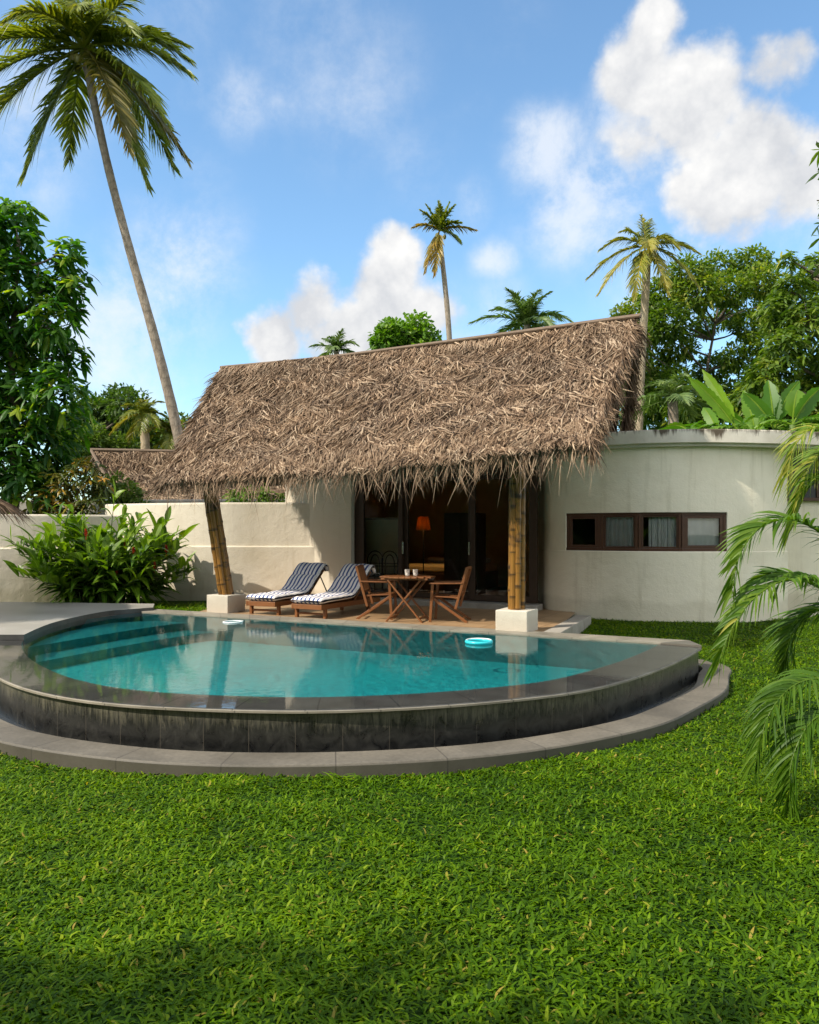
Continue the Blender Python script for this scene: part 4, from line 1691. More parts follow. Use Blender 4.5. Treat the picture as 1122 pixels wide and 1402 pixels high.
def palm(name, label, trunk, rad, c, fr, L, leafL, leafW, mats, group, seed, bark, nleaf=44, nuts=0, hang=.55):
    """fr: list of (azimuth deg, elevation deg, droop, length factor, material index, tone)"""
    root = thing(name, label, 'palm tree', tuple(trunk[0]), group)
    m = MB()
    tp = spl(np.asarray(trunk), 40)
    rr = np.interp(np.linspace(0, 1, 40), np.linspace(0, 1, len(rad)), rad)
    rr = rr * (1 + .03 * np.sin(np.arange(40) * 2.1))
    tube(m, tp, rr, 12)
    m.build('trunk', bark, root, True)
    for q, (az, el, dr, lf, mi, tone) in enumerate(fr):
        m = MB()
        frond_mesh(m, rachis(c, math.radians(az), math.radians(el), L * lf, dr), leafL, leafW, nleaf, hang, .018 * L, tone, .25, seed=seed * 100 + q, vshape=.25)
        m.build('frond', mats[mi], root)
    if nuts:
        r = np.random.default_rng(seed)
        for q in range(nuts):
            m = MB()
            a = 2 * np.pi * q / nuts
            cc = np.asarray(c) + A(math.cos(a) * .34, math.sin(a) * .34, -.42 - .12 * (q % 2))
            lathe(m, cc, [(.001, -.17), (.09, -.14), (.135, -.02), (.12, .08), (.06, .15), (.001, .17)], 10)
            m.build('coconut', M['nut'], root, True)
    return root


# tall coconut palm leaning over the villa: screen azimuth 0 = right, 90 = away, 180 = left, 270 = to the viewer
Yp = 26.0
cr = P(116, 66, Yp)
trk = [A(P(268, 790, Yp)[0], Yp, -.05), P(262, 690, Yp), P(243, 590, Yp), P(214, 470, Yp), P(180, 350, Yp), P(151, 240, Yp), P(131, 150, Yp), P(119, 88, Yp)]
fr = [(2, 30, .58, 1.0, 0, .35), (345, 8, .50, 1.0, 0, .42), (20, 36, .40, 1.02, 0, .45), (330, -18, .55, 1.0, 0, .45), (318, -40, .5, .95, 1, .25),
      (350, 56, .42, 1.0, 0, .5), (40, 68, .32, 1.0, 0, .5), (100, 76, .30, 1.0, 0, .45), (140, 66, .35, 1.0, 0, .5), (165, 50, .42, 1.0, 0, .45),
      (178, 28, .42, 1.0, 0, .4), (200, 14, .50, 1.0, 0, .5), (215, -12, .60, 1.0, 0, .35), (197, -26, .58, 1.0, 0, .5), (203, -62, .3, .98, 0, .35), (342, -52, .45, 1.0, 0, .4),
      (235, 40, .8, .9, 0, .6), (285, 52, .75, .8, 0, .55), (315, 30, .75, 1.0, 0, .5), (80, 24, .6, 1.0, 0, .35), (120, 8, .7, 1.0, 0, .35), (60, 4, .7, 1.0, 0, .35), (10, -30, .4, .95, 1, .2)]
palm('coconut_palm', 'tallest coconut palm with long leaning grey trunk at the left', trk, [.22, .20, .175, .155, .145, .135, .13, .13], cr, fr, 3.85, 1.02, .082, [M['frond'], M['frond_old']], 'coconut palms against the sky', 1, M['palm_bark'], 80, 7, .5)

# slim palm with a battered crown
Yp = 55.0
cr = P(602, 316, Yp)
trk = [A(P(626, 760, Yp)[0], Yp, -.05), P(622, 600, Yp), P(615, 455, Yp), P(609, 385, Yp), P(602, 325, Yp)]
fr = [(100, 84, .08, 1.0, 0, .45), (20, 72, .12, 1.05, 0, .5), (170, 68, .18, 1.05, 0, .45), (200, 52, .25, .95, 0, .55), (340, 62, .2, 1.0, 0, .4), (270, 74, .25, .95, 0, .6), (60, 55, .3, .9, 0, .4), (10, 22, .30, 1.15, 1, .5), (185, 32, .45, .9, 1, .45), (350, 40, .4, .8, 0, .5),
      (250, -65, .5, 1.0, 1, .6), (215, -58, .5, .95, 1, .6), (350, 0, .6, .6, 0, .4)]
palm('coconut_palm', 'slim palm with small battered crown rising from behind the middle of the thatch', trk, [.25, .23, .21, .18, .16], cr, fr, 2.35, .75, .13, [M['frond'], M['frond_old']], 'coconut palms against the sky', 2, M['palm_bark'], 34, 3)

# golden palm behind the right end of the roof
Yp = 27.0
cr = P(885, 338, Yp)
trk = [A(P(872, 760, Yp)[0], Yp, -.05), P(875, 588, Yp), P(880, 470, Yp), P(885, 385, Yp), P(885, 345, Yp)]
fr = [(0, 20, .45, 1.05, 0, .5), (30, 45, .45, 1.0, 0, .4), (345, -8, .75, .95, 0, .6), (60, 70, .3, 1.0, 0, .45), (100, 78, .3, 1.0, 0, .5), (140, 60, .45, 1.0, 0, .4), (175, 36, .6, 1.05, 0, .5), (180, 4, .6, 1.1, 0, .6), (200, -18, .6, 1.1, 0, .7),
      (235, -40, .7, .85, 0, .6), (290, -38, .7, .8, 0, .75), (260, 30, .9, .7, 0, .7), (310, 35, .8, .8, 0, .6)]
palm('coconut_palm', 'yellowish palm on thin pale trunk behind the right end of the thatch', trk, [.15, .14, .135, .13, .14], cr, fr, 1.75, .52, .050, [M['frond_gold'], M['frond_old']], 'coconut palms against the sky', 3, M['pale_bark'], 56, 5)


def bushy_palm(name, label, px, py, Y, L, n, mat, seed, group, base_z=-.05, leafL=.8, leafW=.09, bark=None, el=(8, 80), hang=.5, tone=.45, nleaf=34):
    r = np.random.default_rng(seed)
    c = P(px, py, Y)
    fr = []
    for q in range(n):
        e = el[0] + (el[1] - el[0]) * (q / (n - 1))
        fr.append((q * 137.5 + r.uniform(-15, 15), e, r.uniform(.35, .7), r.uniform(.85, 1.1), 0, tone + r.normal(0, .1)))
    trk = [A(c[0] + .3, Y, base_z), A(c[0] + .15, Y, c[2] * .5), c - A(0, 0, .05)]
    palm(name, label, trk, [.2, .17, .15], c, fr, L, leafL, leafW, [mat], group, seed, bark or M['palm_bark'], nleaf, 0, hang)


bushy_palm('coconut_palm', 'grey-green palm crown showing over the right half of the thatch ridge', 722, 444, 34, 2.4, 17, M['frond_grey'], 21, 'palm crowns above the roofs', leafL=.75, leafW=.07, nleaf=44, tone=.6)
bushy_palm('coconut_palm', 'small palm crown peeping over the left half of the thatch ridge', 461, 480, 45, 1.75, 14, M['frond_grey'], 22, 'palm crowns above the roofs', leafL=.6, leafW=.08, nleaf=32, tone=.6)
bushy_palm('coconut_palm', 'small yellowish palm on a thin trunk behind the neighbouring hut', 197, 566, 27.6, 1.05, 17, M['frond_gold'], 23, 'palm crowns above the roofs', leafL=.36, leafW=.05, el=(-30, 75), bark=M['pale_bark'], nleaf=32)
bushy_palm('coconut_palm', 'yellow-green palm beside the foot of the tall leaning trunk', 234, 592, 28.2, 1.1, 14, M['frond_gold'], 24, 'palm crowns above the roofs', leafL=.38, leafW=.055, el=(-25, 70), nleaf=30)
bushy_palm('feather_palm', 'feathery palm with drooping fronds behind the roof of the round wing', 921, 548, 24, 1.7, 12, M['frond_grey'], 25, None, leafL=.55, leafW=.05, el=(0, 75), tone=.6)


def leaf_tree(name, label, base, trunk, clumps, nleaf, leafL, leafW, mat, seed, group=None, cat='tree', droop=.35, trunk_r=.18, whorl=0, k=2, fold=.25, tone=.45, tvar=.2, bark=None):
    """trunk: polyline; clumps: (centre, radius). Leaves sit in and round the clumps; a limb runs from the trunk to each clump"""
    r = np.random.default_rng(seed)
    root = thing(name, label, cat, tuple(base), group)
    m = MB()
    tp = spl(np.asarray(trunk), 16)
    tube(m, tp, np.linspace(trunk_r, trunk_r * .35, 16), 9)
    for c, rad in clumps:
        c = np.asarray(c)
        d = np.linalg.norm(tp - (c - A(0, 0, rad * 1.2)), axis=1)
        i = int(np.argmin(d))
        a_ = tp[i]
        mid = (a_ + c) / 2 + r.normal(0, .12, 3) * rad + A(0, 0, -.12 * rad)
        lr = trunk_r * .35
        tube(m, spl(np.array([a_, mid, c]), 7), np.linspace(lr, lr * .25, 7), 6, cap=False)
        for q in range(3):
            e = c + nrm(r.normal(0, 1, 3)[None])[0] * rad * .8
            tube(m, np.array([mid * .4 + c * .6, (c + e) / 2 + r.normal(0, .06, 3), e]), np.linspace(lr * .3, lr * .12, 3), 4, cap=False)
    m.build('trunk', bark or M['bark'], root, True)
    m = MB()
    tot = sum(rad ** 2 for _, rad in clumps)
    Ps, Ds, Rn = [], [], []
    for c, rad in clumps:
        n = int(nleaf * rad ** 2 / tot)
        if whorl:
            nw = max(1, n // whorl)
            dirs = nrm(r.normal(0, 1, (nw, 3)) + A(0, 0, .25))
            tips = np.asarray(c) + dirs * (rad * r.uniform(.25, 1.08, nw) ** .6)[:, None] * A(1, 1, .95)
            p = np.repeat(tips, whorl, 0)
            a = np.tile(np.arange(whorl) * 2 * np.pi / whorl, nw) + np.repeat(r.uniform(0, 6, nw), whorl)
            ax = nrm(np.repeat(dirs, whorl, 0) + A(0, 0, .8))
            e1 = nrm(np.cross(ax, A(.3, .9, .1)))
            e2 = np.cross(ax, e1)
            dd = e1 * np.cos(a)[:, None] + e2 * np.sin(a)[:, None] + ax * r.uniform(.05, .6, len(p))[:, None]
            p = p + ax * r.uniform(-.5, .1, len(p))[:, None] * leafL
            rn = np.clip(np.repeat(r.normal(tone, tvar, nw), whorl) + r.normal(0, .1, len(p)), 0, 1)
        else:
            dirs = nrm(r.normal(0, 1, (n, 3)))
            sub = np.sin(dirs[:, 0] * 7 + seed) * np.sin(dirs[:, 1] * 8 + 2) * np.sin(dirs[:, 2] * 7)
            rr = rad * (r.uniform(.15, 1, n) ** .45) * (1 + .28 * sub)
            p = np.asarray(c) + dirs * rr[:, None] * A(1, 1, .85)
            dd = dirs * .7 + r.normal(0, .6, (n, 3)) + A(0, 0, .1)
            rn = np.clip(r.normal(tone, tvar, n) + .12 * r.normal(), 0, 1)
        Ps.append(p)
        Ds.append(dd)
        Rn.append(rn)
    p, d, rn = np.concatenate(Ps), nrm(np.concatenate(Ds)), np.concatenate(Rn)
    n = len(p)
    side = np.cross(d, A(0, 0, 1)) + r.normal(0, .45, (n, 3))
    strips(m, p, d, side, leafL * r.uniform(.65, 1.15, n), leafW * r.uniform(.7, 1.15, n), k, [.12, 1, .06] if k == 2 else [.12, .85, 1, .06], A(0, 0, -droop) * r.uniform(.3, 1.4, n)[:, None], fold, rn)
    m.build('crown', mat, root)
    return root


def blob_clumps(px, py, Y, R, n, r, seed, sq=(1, 1, .8), shell=.5):
    g = np.random.default_rng(seed)
    c = P(px, py, Y)
    d = nrm(g.normal(0, 1, (n, 3)))
    q = c + d * (R * g.uniform(shell, 1, n))[:, None] * A(*sq)
    return [(q[i], r * g.uniform(.65, 1.25)) for i in range(n)]


# big-leaved tree filling the left edge
Y0 = 19.6
cl = []
g = np.random.default_rng(77)
for px, py, rp in [(28, 292, 30), (30, 335, 36), (22, 385, 42), (60, 395, 32), (88, 345, 26), (98, 385, 26), (100, 425, 24), (72, 440, 34), (20, 440, 44), (100, 485, 24), (60, 490, 46), (15, 505, 48), (82, 535, 40), (40, 555, 50), (-5, 570, 50), (90, 585, 32),
                   (55, 615, 46), (5, 630, 50), (70, 650, 34), (30, 672, 40), (-30, 470, 60), (-35, 560, 60), (-40, 650, 60), (-30, 390, 50), (-20, 320, 40)]:
    Yc = Y0 + g.uniform(-.7, .9)
    cl.append((P(px, py, Yc), rp / F * Yc * 1.02))
bs = A(P(15, 760, Y0)[0], Y0, -.1)
leaf_tree('broadleaf_tree', 'tall dark green tree with large leaves behind the left garden wall', bs, [bs, P(20, 640, Y0), P(16, 500, Y0), P(26, 330, Y0)], cl, 8600, .33, .118, M['bigleaf'], 5, None, 'tree', .55, .13, 7, 3, .3, .56, .22)
Y1 = 17.3
bs = A(P(88, 760, Y1)[0], 18.9, -.1)
# background trees, left
leaf_tree('broadleaf_tree', 'rounded dark tree between the left tree and the neighbouring hut', A(-11.6, 30, -.1), [A(-11.6, 30, -.1), A(-11.7, 30, 3), A(-11.8, 30, 5)], blob_clumps(140, 585, 30, 1.5, 16, .75, 31, (1.2, 1, 1)), 7000, .26, .12, M['leaf_dark'], 31, 'background trees', 'tree', .3, .2)
leaf_tree('broadleaf_tree', 'low grey-green tree just left of the hut ridge', A(-10.6, 28.5, -.1), [A(-10.6, 28.5, -.1), A(-10.5, 28.5, 2.5), A(-10.5, 28.5, 4)], blob_clumps(148, 618, 28.5, .85, 9, .55, 32, (1.2, 1, .8)), 3800, .2, .09, M['leaf_dark'], 33, 'background trees', 'tree', .3, .14, tone=.75)
leaf_tree('broadleaf_tree', 'green tree behind the hut, below the small yellowish palm', A(-12.0, 38, -.1), [A(-12.0, 38, -.1), A(-12.1, 38, 3), A(-12.1, 38, 4.5)], blob_clumps(205, 602, 38, 1.6, 14, .8, 34, (1.7, 1, .55)), 5000, .3, .14, M['leaf'], 34, 'background trees', 'tree', .3, .2)
leaf_tree('broadleaf_tree', 'bright green round tree peeping over the middle of the thatch ridge', A(-.2, 42, -.1), [A(-.2, 42, -.1), A(-.2, 42, 6), A(-.2, 42, 10)], blob_clumps(557, 478, 42, 1.75, 22, .62, 35, (1.1, 1, .9)), 5200, .32, .20, M['leaf_lime'], 35, 'background trees', 'tree', .3, .2)
leaf_tree('croton_bush', 'orange and green croton bush above the left garden wall', A(-7.9, 19.2, -.1), [A(-7.9, 19.2, -.1), A(-7.9, 19.2, 1.2), A(-7.8, 19.2, 2.0)], [(P(105, 655, 19.2), .42), (P(135, 660, 19.2), .36), (P(120, 640, 19.2), .3), (P(80, 665, 19.2), .42), (P(128, 690, 19.2), .45), (P(90, 695, 19.2), .45), (P(60, 690, 19.2), .45)], 1500, .24, .06, M['leaf_croton'], 36, None, 'bush', .5, .05, 7, 3, .3, .5, .25)
leaf_tree('shrub', 'grey-green shrub in front of the neighbouring hut gable', A(-7.6, 21, -.1), [A(-7.6, 21, -.1), A(-7.5, 21, 1.5), A(-7.5, 21, 2.2)], blob_clumps(165, 678, 21, .55, 8, .38, 37, (1.3, 1, .8)), 1800, .14, .06, M['leaf_dark'], 37, None, 'shrub', .3, .05, tone=.85)
leaf_tree('shrub', 'low bright green plants showing over the garden wall under the eave', A(-3.7, 19.3, -.1), [A(-3.7, 19.3, -.1), A(-3.7, 19.3, 1.4), A(-3.6, 19.3, 2.0)], [(P(338, 676, 19.3), .22), (P(360, 680, 19.3), .26), (P(322, 684, 19.3), .25), (P(382, 684, 19.3), .2)], 420, .26, .05, M['leaf_lime'], 38, None, 'shrub', .3, .03, 6, 3)

# background trees, right
leaf_tree('broadleaf_tree', 'wide green tree with open crown and visible limbs behind the round wing', A(11.5, 31, -.1), [A(11.5, 31, -.1), A(11.3, 31, 3.5), A(11.4, 31, 7), A(11.8, 31, 9.5)],
          [(P(x, y, 31 + g.uniform(-1.6, 1.8)), r_ * 31 / F) for x, y, r_ in [(880, 425, 26), (865, 470, 26), (905, 405, 28), (915, 440, 30), (890, 455, 22), (940, 375, 26), (955, 400, 30), (985, 365, 24), (1000, 395, 28), (1030, 360, 26), (1045, 385, 26), (1060, 415, 28), (930, 475, 24), (900, 500, 26), (1000, 430, 20), (1025, 445, 24), (965, 445, 18), (1050, 470, 30), (870, 515, 28), (925, 520, 24), (975, 505, 26), (1005, 490, 20), (890, 550, 30), (940, 560, 28), (1000, 545, 30), (1040, 520, 28), (850, 430, 14)]],
          25000, .24, .105, M['leaf'], 41, 'background trees', 'tree', .35, .12, 0, 2, .25, .60, .22)
leaf_tree('broadleaf_tree', 'dense darker tree at the right edge, behind the banana plants', A(13.2, 24, -.1), [A(13.2, 24, -.1), A(13.0, 24, 3.5), A(12.6, 24, 7), A(12.4, 24, 9)],
          [(P(x, y, 24 + g.uniform(-1, 1)), r_ * 24 / F) for x, y, r_ in [(1085, 400, 26), (1110, 370, 28), (1065, 430, 28), (1105, 440, 34), (1075, 480, 34), (1120, 500, 36), (1050, 520, 34), (1100, 540, 36), (1135, 420, 36), (1140, 560, 44), (1030, 555, 34), (1150, 480, 40), (1080, 355, 12), (1090, 585, 40), (1060, 595, 34)]],
          11500, .26, .09, M['leaf'], 42, 'background trees', 'tree', .5, .2, 6, 3, .25, .54, .22)
leaf_tree('broadleaf_tree', 'dark green tree low behind the yellowish palm trunk', A(9.6, 36, -.1), [A(9.6, 36, -.1), A(9.6, 36, 3), A(9.6, 36, 5.5)], blob_clumps(880, 575, 36, 2.6, 18, 1.2, 43, (1.6, 1, .7)), 7000, .34, .15, M['leaf_dark'], 43, 'background trees', 'tree', .3, .2)
leaf_tree('broadleaf_tree', 'dark green bushes filling the gap behind the banana plants', A(15.4, 30, -.1), [A(15.4, 30, -.1), A(15.4, 30, 2), A(15.4, 30, 4.2)], blob_clumps(1090, 600, 30, 2.8, 20, 1.2, 44, (1.8, 1, .7)), 7000, .32, .14, M['leaf_dark'], 44, 'background trees', 'tree', .3, .2)
leaf_tree('broadleaf_tree', 'unseen tree added outside the frame to shade the near lawn', A(-6, -1.4, -.4), [A(-6, -1.4, -.4), A(-5.9, -1.4, 2.5), A(-5.8, -1.4, 5), A(-5.8, -1.4, 7)],  # unseen tree, added so that its shadow darkens the near lawn
          [(A(-5.5 + g.uniform(-3.8, 4.6), -1.7 + g.normal(0, .6), g.uniform(5.2, 7.4)), g.uniform(.6, 1.0)) for _ in range(48)], 15000, .30, .14, M['leaf'], 46, 'background trees', 'tree', .4, .2)
# unseen belt of trees added behind the camera to darken the glass reflections
mb = MB()
nb = 17000
g2 = np.random.default_rng(90)
q = g2.random(nb)
bx = np.where(q < .55, g2.normal(-19, 1.4, nb), g2.uniform(-18, 16, nb))
by = np.where(q < .55, g2.uniform(-14, 12, nb), g2.normal(-13, 1.4, nb))
bz = g2.uniform(-.1, 1, nb) * (7.5 + 1.5 * np.sin(bx * .7) + 1.2 * np.sin(by * .9))
d = nrm(g2.normal(0, 1, (nb, 3)))
strips(mb, np.stack([bx, by, bz], -1), d, np.cross(d, A(0, 0, 1)), g2.uniform(.8, 1.4, nb), g2.uniform(.45, .75, nb), 2, [.3, 1, .15], A(0, 0, -.3), .25)
tag(mb.build('added_tree_belt', M['leaf_dark']), 'unseen belt of trees added behind the camera to darken the glass doors', 'tree belt', None, 'stuff')
# branch of a tree that stands out of frame on the right
cl = [(P(1128, 198, 14), .17), (P(1126, 275, 14), .22), (P(1124, 300, 14), .14), (P(1126, 318, 14), .16), (P(1124, 360, 14), .17), (P(1180, 240, 14), .8), (P(1210, 330, 14), .9), (P(1240, 200, 14), .9), (P(1260, 420, 14.5), .9)]
leaf_tree('broadleaf_tree', 'tree at the right edge with only a few leaf tips against the sky', A(9.6, 14.2, -.2), [A(9.6, 14.2, -.2), A(9.5, 14.2, 3), A(9.2, 14.2, 6), A(8.9, 14.1, 8)], cl, 1500, .22, .09, M['leaf'], 45, None, 'tree', .5, .14, 6, 3, .25, .45, .2)


# banana plants on the far side of the wing roof
def banana(px, py, Y, leaves, seed, label):
    r = np.random.default_rng(seed)
    c = P(px, py, Y)
    root = thing('banana_plant', label, 'banana plant', (c[0], Y, -.1), 'banana plants behind the round wing')
    m = MB()
    tube(m, [A(c[0], Y, -.1), A(c[0] + .05, Y, c[2] * .5), c], [.13, .11, .07], 9)
    m.build('stem', M['stem'], root, True)
    for li, (az, el, L, W, dr) in enumerate(leaves):
        m = MB()
        if li >= 2 and el < 1.1:
            frond_mesh(m, rachis(c, az, el, L, dr * 1.15), W * .62, L / 15 * 1.45, 19, .35, .02, r.uniform(.35, .75), .12, .12, .5, seed * 10 + li, .16, 4)
            m.build('leaf', M['banana'], root)
            continue
        d = A(math.cos(az) * math.cos(el), math.sin(az) * math.cos(el), math.sin(el))
        k = 34
        t = np.linspace(0, 1, k + 1)
        sd = np.cross(d, A(.2, .7, .9))
        b = A(math.cos(az) * .12, math.sin(az) * .12, -dr)
        pr = np.interp(t, [0, .16, .17, .3, .6, .85, 1], [.05, .05, .5, .95, 1, .7, .05])
        strips(m, [c], d[None], sd[None], [L], [W], k, pr * np.where((t > .2) & (t < .95), r.uniform(.78, 1.08, k + 1), 1), b[None], .32, [r.uniform(.3, .85)])
        ctr = c + L * (t[:, None] * d + (t ** 2)[:, None] * b) - A(0, .012, .006)
        tube(m, ctr, np.linspace(.022, .005, k + 1), 5, rnd=.95, cap=False)
        m.build('leaf', M['banana'], root)
    return root


pi = math.pi
banana(1060, 588, 19.5, [(pi / 2, 1.45, 1.35, .44, .06), (.3, 1.25, 1.75, .40, .25), (pi * .9, 1.15, 1.3, .42, .2), (-.4, .55, 1.7, .42, .5), (.1, .25, 1.6, .4, .45), (4.0, .8, 1.2, .42, .5), (5.0, .6, 1.3, .4, .6)], 51, 'banana plant with broad upright leaves above the middle of the wing roof')
banana(1010, 590, 20.2, [(pi * .92, 1.05, 1.9, .36, .12), (pi * .75, 1.2, 1.9, .34, .05), (pi, .5, 1.5, .36, .5), (.3, .9, 1.2, .36, .4), (4.6, .5, 1.2, .38, .5), (3.7, .3, 1.4, .38, .4)], 52, 'banana plant with slanting leaves, nearer the thatched roof')
banana(1085, 582, 18.7, [(.15, 1.1, 1.3, .5, .2), (.9, 1.3, 1.35, .48, .3), (-.1, .42, 1.8, .4, .25), (.2, .1, 1.5, .38, .3), (pi, .5, 1.0, .4, .5), (5.2, .4, 1.5, .4, .5)], 53, 'banana plant with ragged arching leaves at the right edge')
banana(945, 592, 20.5, [(pi * .95, .42, 1.1, .34, .5), (pi * .7, .8, .9, .3, .5), (.2, .5, 1.2, .32, .55), (4.4, .4, 1.0, .34, .6), (5.6, .55, 1.1, .32, .6), (.6, .9, .9, .3, .4)], 54, 'low banana plant with drooping leaves beside the pale palm trunk')
banana(1035, 596, 21.5, [(pi * .55, 1.3, 1.5, .4, .1), (pi * .8, .9, 1.6, .38, .3), (.2, .7, 1.7, .38, .4), (4.4, .55, 1.5, .4, .6), (5.4, .7, 1.5, .36, .5), (pi * 1.05, .4, 1.4, .36, .5)], 55, 'banana plant with torn drooping leaves between the slanting and the upright ones')
banana(985, 598, 21.0, [(pi * .6, 1.15, 1.2, .36, .2), (pi, .65, 1.5, .34, .5), (.1, .55, 1.5, .36, .5), (4.9, .5, 1.4, .38, .6), (3.8, .6, 1.3, .34, .5)], 56, 'low banana plant with torn leaves spreading over the left part of the wing roof')
# low greenery growing along the back of the wing roof
mb = MB()
n = 1100
x = rng.uniform(4.8, 11.5, n)
y = rng.uniform(18.8, 21, n)
az = rng.uniform(0, 2 * pi, n)
d = np.stack([np.cos(az) * .7, np.sin(az) * .7, rng.uniform(.3, 1.3, n)], -1)
strips(mb, np.stack([x, y, rng.uniform(2.4, 3.55, n)], -1), d, np.stack([-np.sin(az), np.cos(az), az * 0], -1), rng.uniform(.3, .8, n), rng.uniform(.05, .16, n), 5, None, A(0, 0, -.6), .3, rng.uniform(.1, .8, n))
hd = thing('hedge', 'low leafy hedge along the back of the round wing roof', 'hedge', (8, 20, -.1))
mb.build('foliage', M['banana'], hd)
mb = MB()
for i in range(40):
    xx, yy = rng.uniform(4.8, 11.5), rng.uniform(19.65, 21)
    tube(mb, [A(xx, yy, -.1), A(xx + rng.normal(0, .1), yy, 3.0)], [.03, .012], 5)
mb.build('stems', M['stem'], hd)

# red ginger bush in the corner of the walls
gb = thing('ginger_bush', 'lush green bush with long glossy leaves and a few red flowers, left of the pool', 'bush', (-6.3, 16.9, -.05))
mb = MB()
st = MB()
r = np.random.default_rng(61)
tips = []
for q in range(112):
    a = r.uniform(0, 2 * pi)
    rr = math.sqrt(r.random())
    b = A(-6.35 + math.cos(a) * rr * .85, 16.85 + math.sin(a) * rr * .5, -.05)
    lean = A(math.cos(a) * (.15 + .75 * rr) * 1.1 + r.normal(0, .12), math.sin(a) * (.15 + .75 * rr) * .6 - .22 + r.normal(0, .12), 0)
    h = r.uniform(.95, 2.35) * (1.12 - .42 * rr)
    tt = np.linspace(0, 1, 9)
    cane = b + tt[:, None] * A(0, 0, h) + (tt ** 2)[:, None] * lean + (tt ** 3)[:, None] * A(0, 0, -.22)
    tube(st, cane, np.linspace(.014, .007, 9), 5, rnd=.5)
    tips.append(cane[-1])
    nl = 15
    t = np.linspace(.22, 1.0, nl)
    pos = np.stack([np.interp(t, tt, cane[:, i]) for i in range(3)], -1)
    aa = r.uniform(0, 6.28) + np.arange(nl) * pi + r.normal(0, .4, nl)
    el = np.interp(t, [.2, 1], [.25, 1.15]) + r.normal(0, .15, nl)
    d = np.stack([np.cos(aa) * np.cos(el), np.sin(aa) * np.cos(el), np.sin(el)], -1) + nrm(lean[None] + 1e-6) * .35
    side = np.stack([-np.sin(aa), np.cos(aa), 0 * aa], -1)
    tone = np.clip(r.normal(.5, .14) + .22 * (t - .5) + r.normal(0, .08, nl), 0, 1)
    strips(mb, pos, d, side, r.uniform(.45, .75, nl), r.uniform(.11, .17, nl), 6, [.15, .7, 1, .95, .7, .36, .03], A(0, 0, -.55) * r.uniform(.4, 1.3, nl)[:, None], .3, tone)
mb.build('foliage', M['ginger'], gb)
st.build('stems', M['stem'], gb, True)
for px, py in ((172, 752), (183, 760), (104, 766), (160, 786), (135, 788), (212, 780), (228, 757), (118, 735)):
    m = MB()
    c = P(px, py, 16.25 + r.uniform(-.12, .2))
    n = 16
    aa = np.arange(n) * 2.4
    tt = np.linspace(0, 1, n)
    strips(m, c + np.stack([0 * tt, 0 * tt, tt * .12], -1), np.stack([np.cos(aa), np.sin(aa), .5 + tt * 1.5], -1), np.stack([-np.sin(aa), np.cos(aa), 0 * aa], -1), .075 - .03 * tt, .045, 3, None, A(0, 0, .2), .4)
    tube(m, [c - A(0, 0, .06), c], .008, 5)
    m.build('flower', M['flower'], gb)

# areca palm at the right, fronds arching into view over the lawn
ar = thing('areca_palm', 'areca palm arching feathery fronds in from the right over the lawn', 'palm tree', (4.55, 7.1, -.46))
base = A(4.55, 7.1, -.46)
for q, (dx, dy, h, lx) in enumerate(((0, 0, 1.15, -.25), (.18, .2, 1.6, -.05), (-.15, .22, .9, -.45), (.3, -.15, .7, .2), (.1, -.3, .55, -.3), (.35, .3, 1.9, .3))):
    m = MB()
    tube(m, spl(np.array([base + A(dx, dy, 0), base + A(dx + lx * .3, dy, h * .5), base + A(dx + lx, dy, h)]), 12), np.linspace(.035, .022, 12), 8)
    m.build('cane', M['cane'], ar, True)
ctrl = [
    ([(1190, 800, 7.0), (1140, 742, 6.9), (1090, 712, 6.8), (1045, 720, 6.7), (1015, 755, 6.6), (1002, 810, 6.55)], .42, .030, .55, .48),
    ([(1190, 850, 7.1), (1130, 800, 6.8), (1075, 795, 6.6), (1030, 822, 6.45), (1000, 865, 6.35), (985, 905, 6.3)], .40, .028, .6, .5),
    ([(1200, 700, 7.6), (1165, 610, 7.5), (1120, 585, 7.4), (1090, 608, 7.3), (1078, 650, 7.25)], .42, .018, .8, .85),
    ([(1210, 690, 7.7), (1180, 625, 7.7), (1140, 612, 7.7), (1108, 640, 7.6), (1094, 690, 7.6)], .42, .018, .8, .8),
    ([(1200, 985, 6.2), (1150, 935, 6.0), (1095, 935, 5.8), (1055, 975, 5.65), (1035, 1040, 5.6)], .40, .026, .7, .4),
    ([(1210, 1060, 5.9), (1160, 985, 5.7), (1115, 985, 5.55), (1085, 1040, 5.45), (1080, 1110, 5.4)], .38, .028, .7, .35),
    ([(1200, 860, 7.2), (1140, 815, 7.3), (1085, 790, 7.5), (1045, 790, 7.6), (1020, 812, 7.7)], .42, .026, .5, .35),
    ([(1210, 880, 7.0), (1160, 838, 6.9), (1115, 838, 6.9), (1085, 868, 6.85), (1075, 920, 6.8)], .40, .027, .6, .42),
    ([(1210, 790, 7.2), (1190, 700, 7.4), (1150, 655, 7.5), (1110, 665, 7.6), (1085, 720, 7.7)], .5, .026, .7, .6),
]
for q, (cp, ll, lw, hg, tone) in enumerate(ctrl):
    m = MB()
    frond_mesh(m, np.array([P(*c_) for c_ in cp]), ll, lw * 1.12, 60, hg, .016, tone, .28, .30, .45, 700 + q, .12, 5)
    m.build('frond', M['areca'], ar)
for q, (az, el, L, dr) in enumerate(((20, 55, 1.7, .5), (70, 60, 1.8, .45), (330, 50, 1.6, .6), (290, 40, 1.5, .7), (110, 45, 1.7, .6), (0, 25, 1.5, .6), (50, 20, 1.5, .5))):
    m = MB()
    frond_mesh(m, rachis(base + A(.1, 0, .9), math.radians(az), math.radians(el), L, dr), .5, .033, 40, .6, .016, .45, .25, .3, .4, 760 + q)
    m.build('frond', M['areca'], ar)


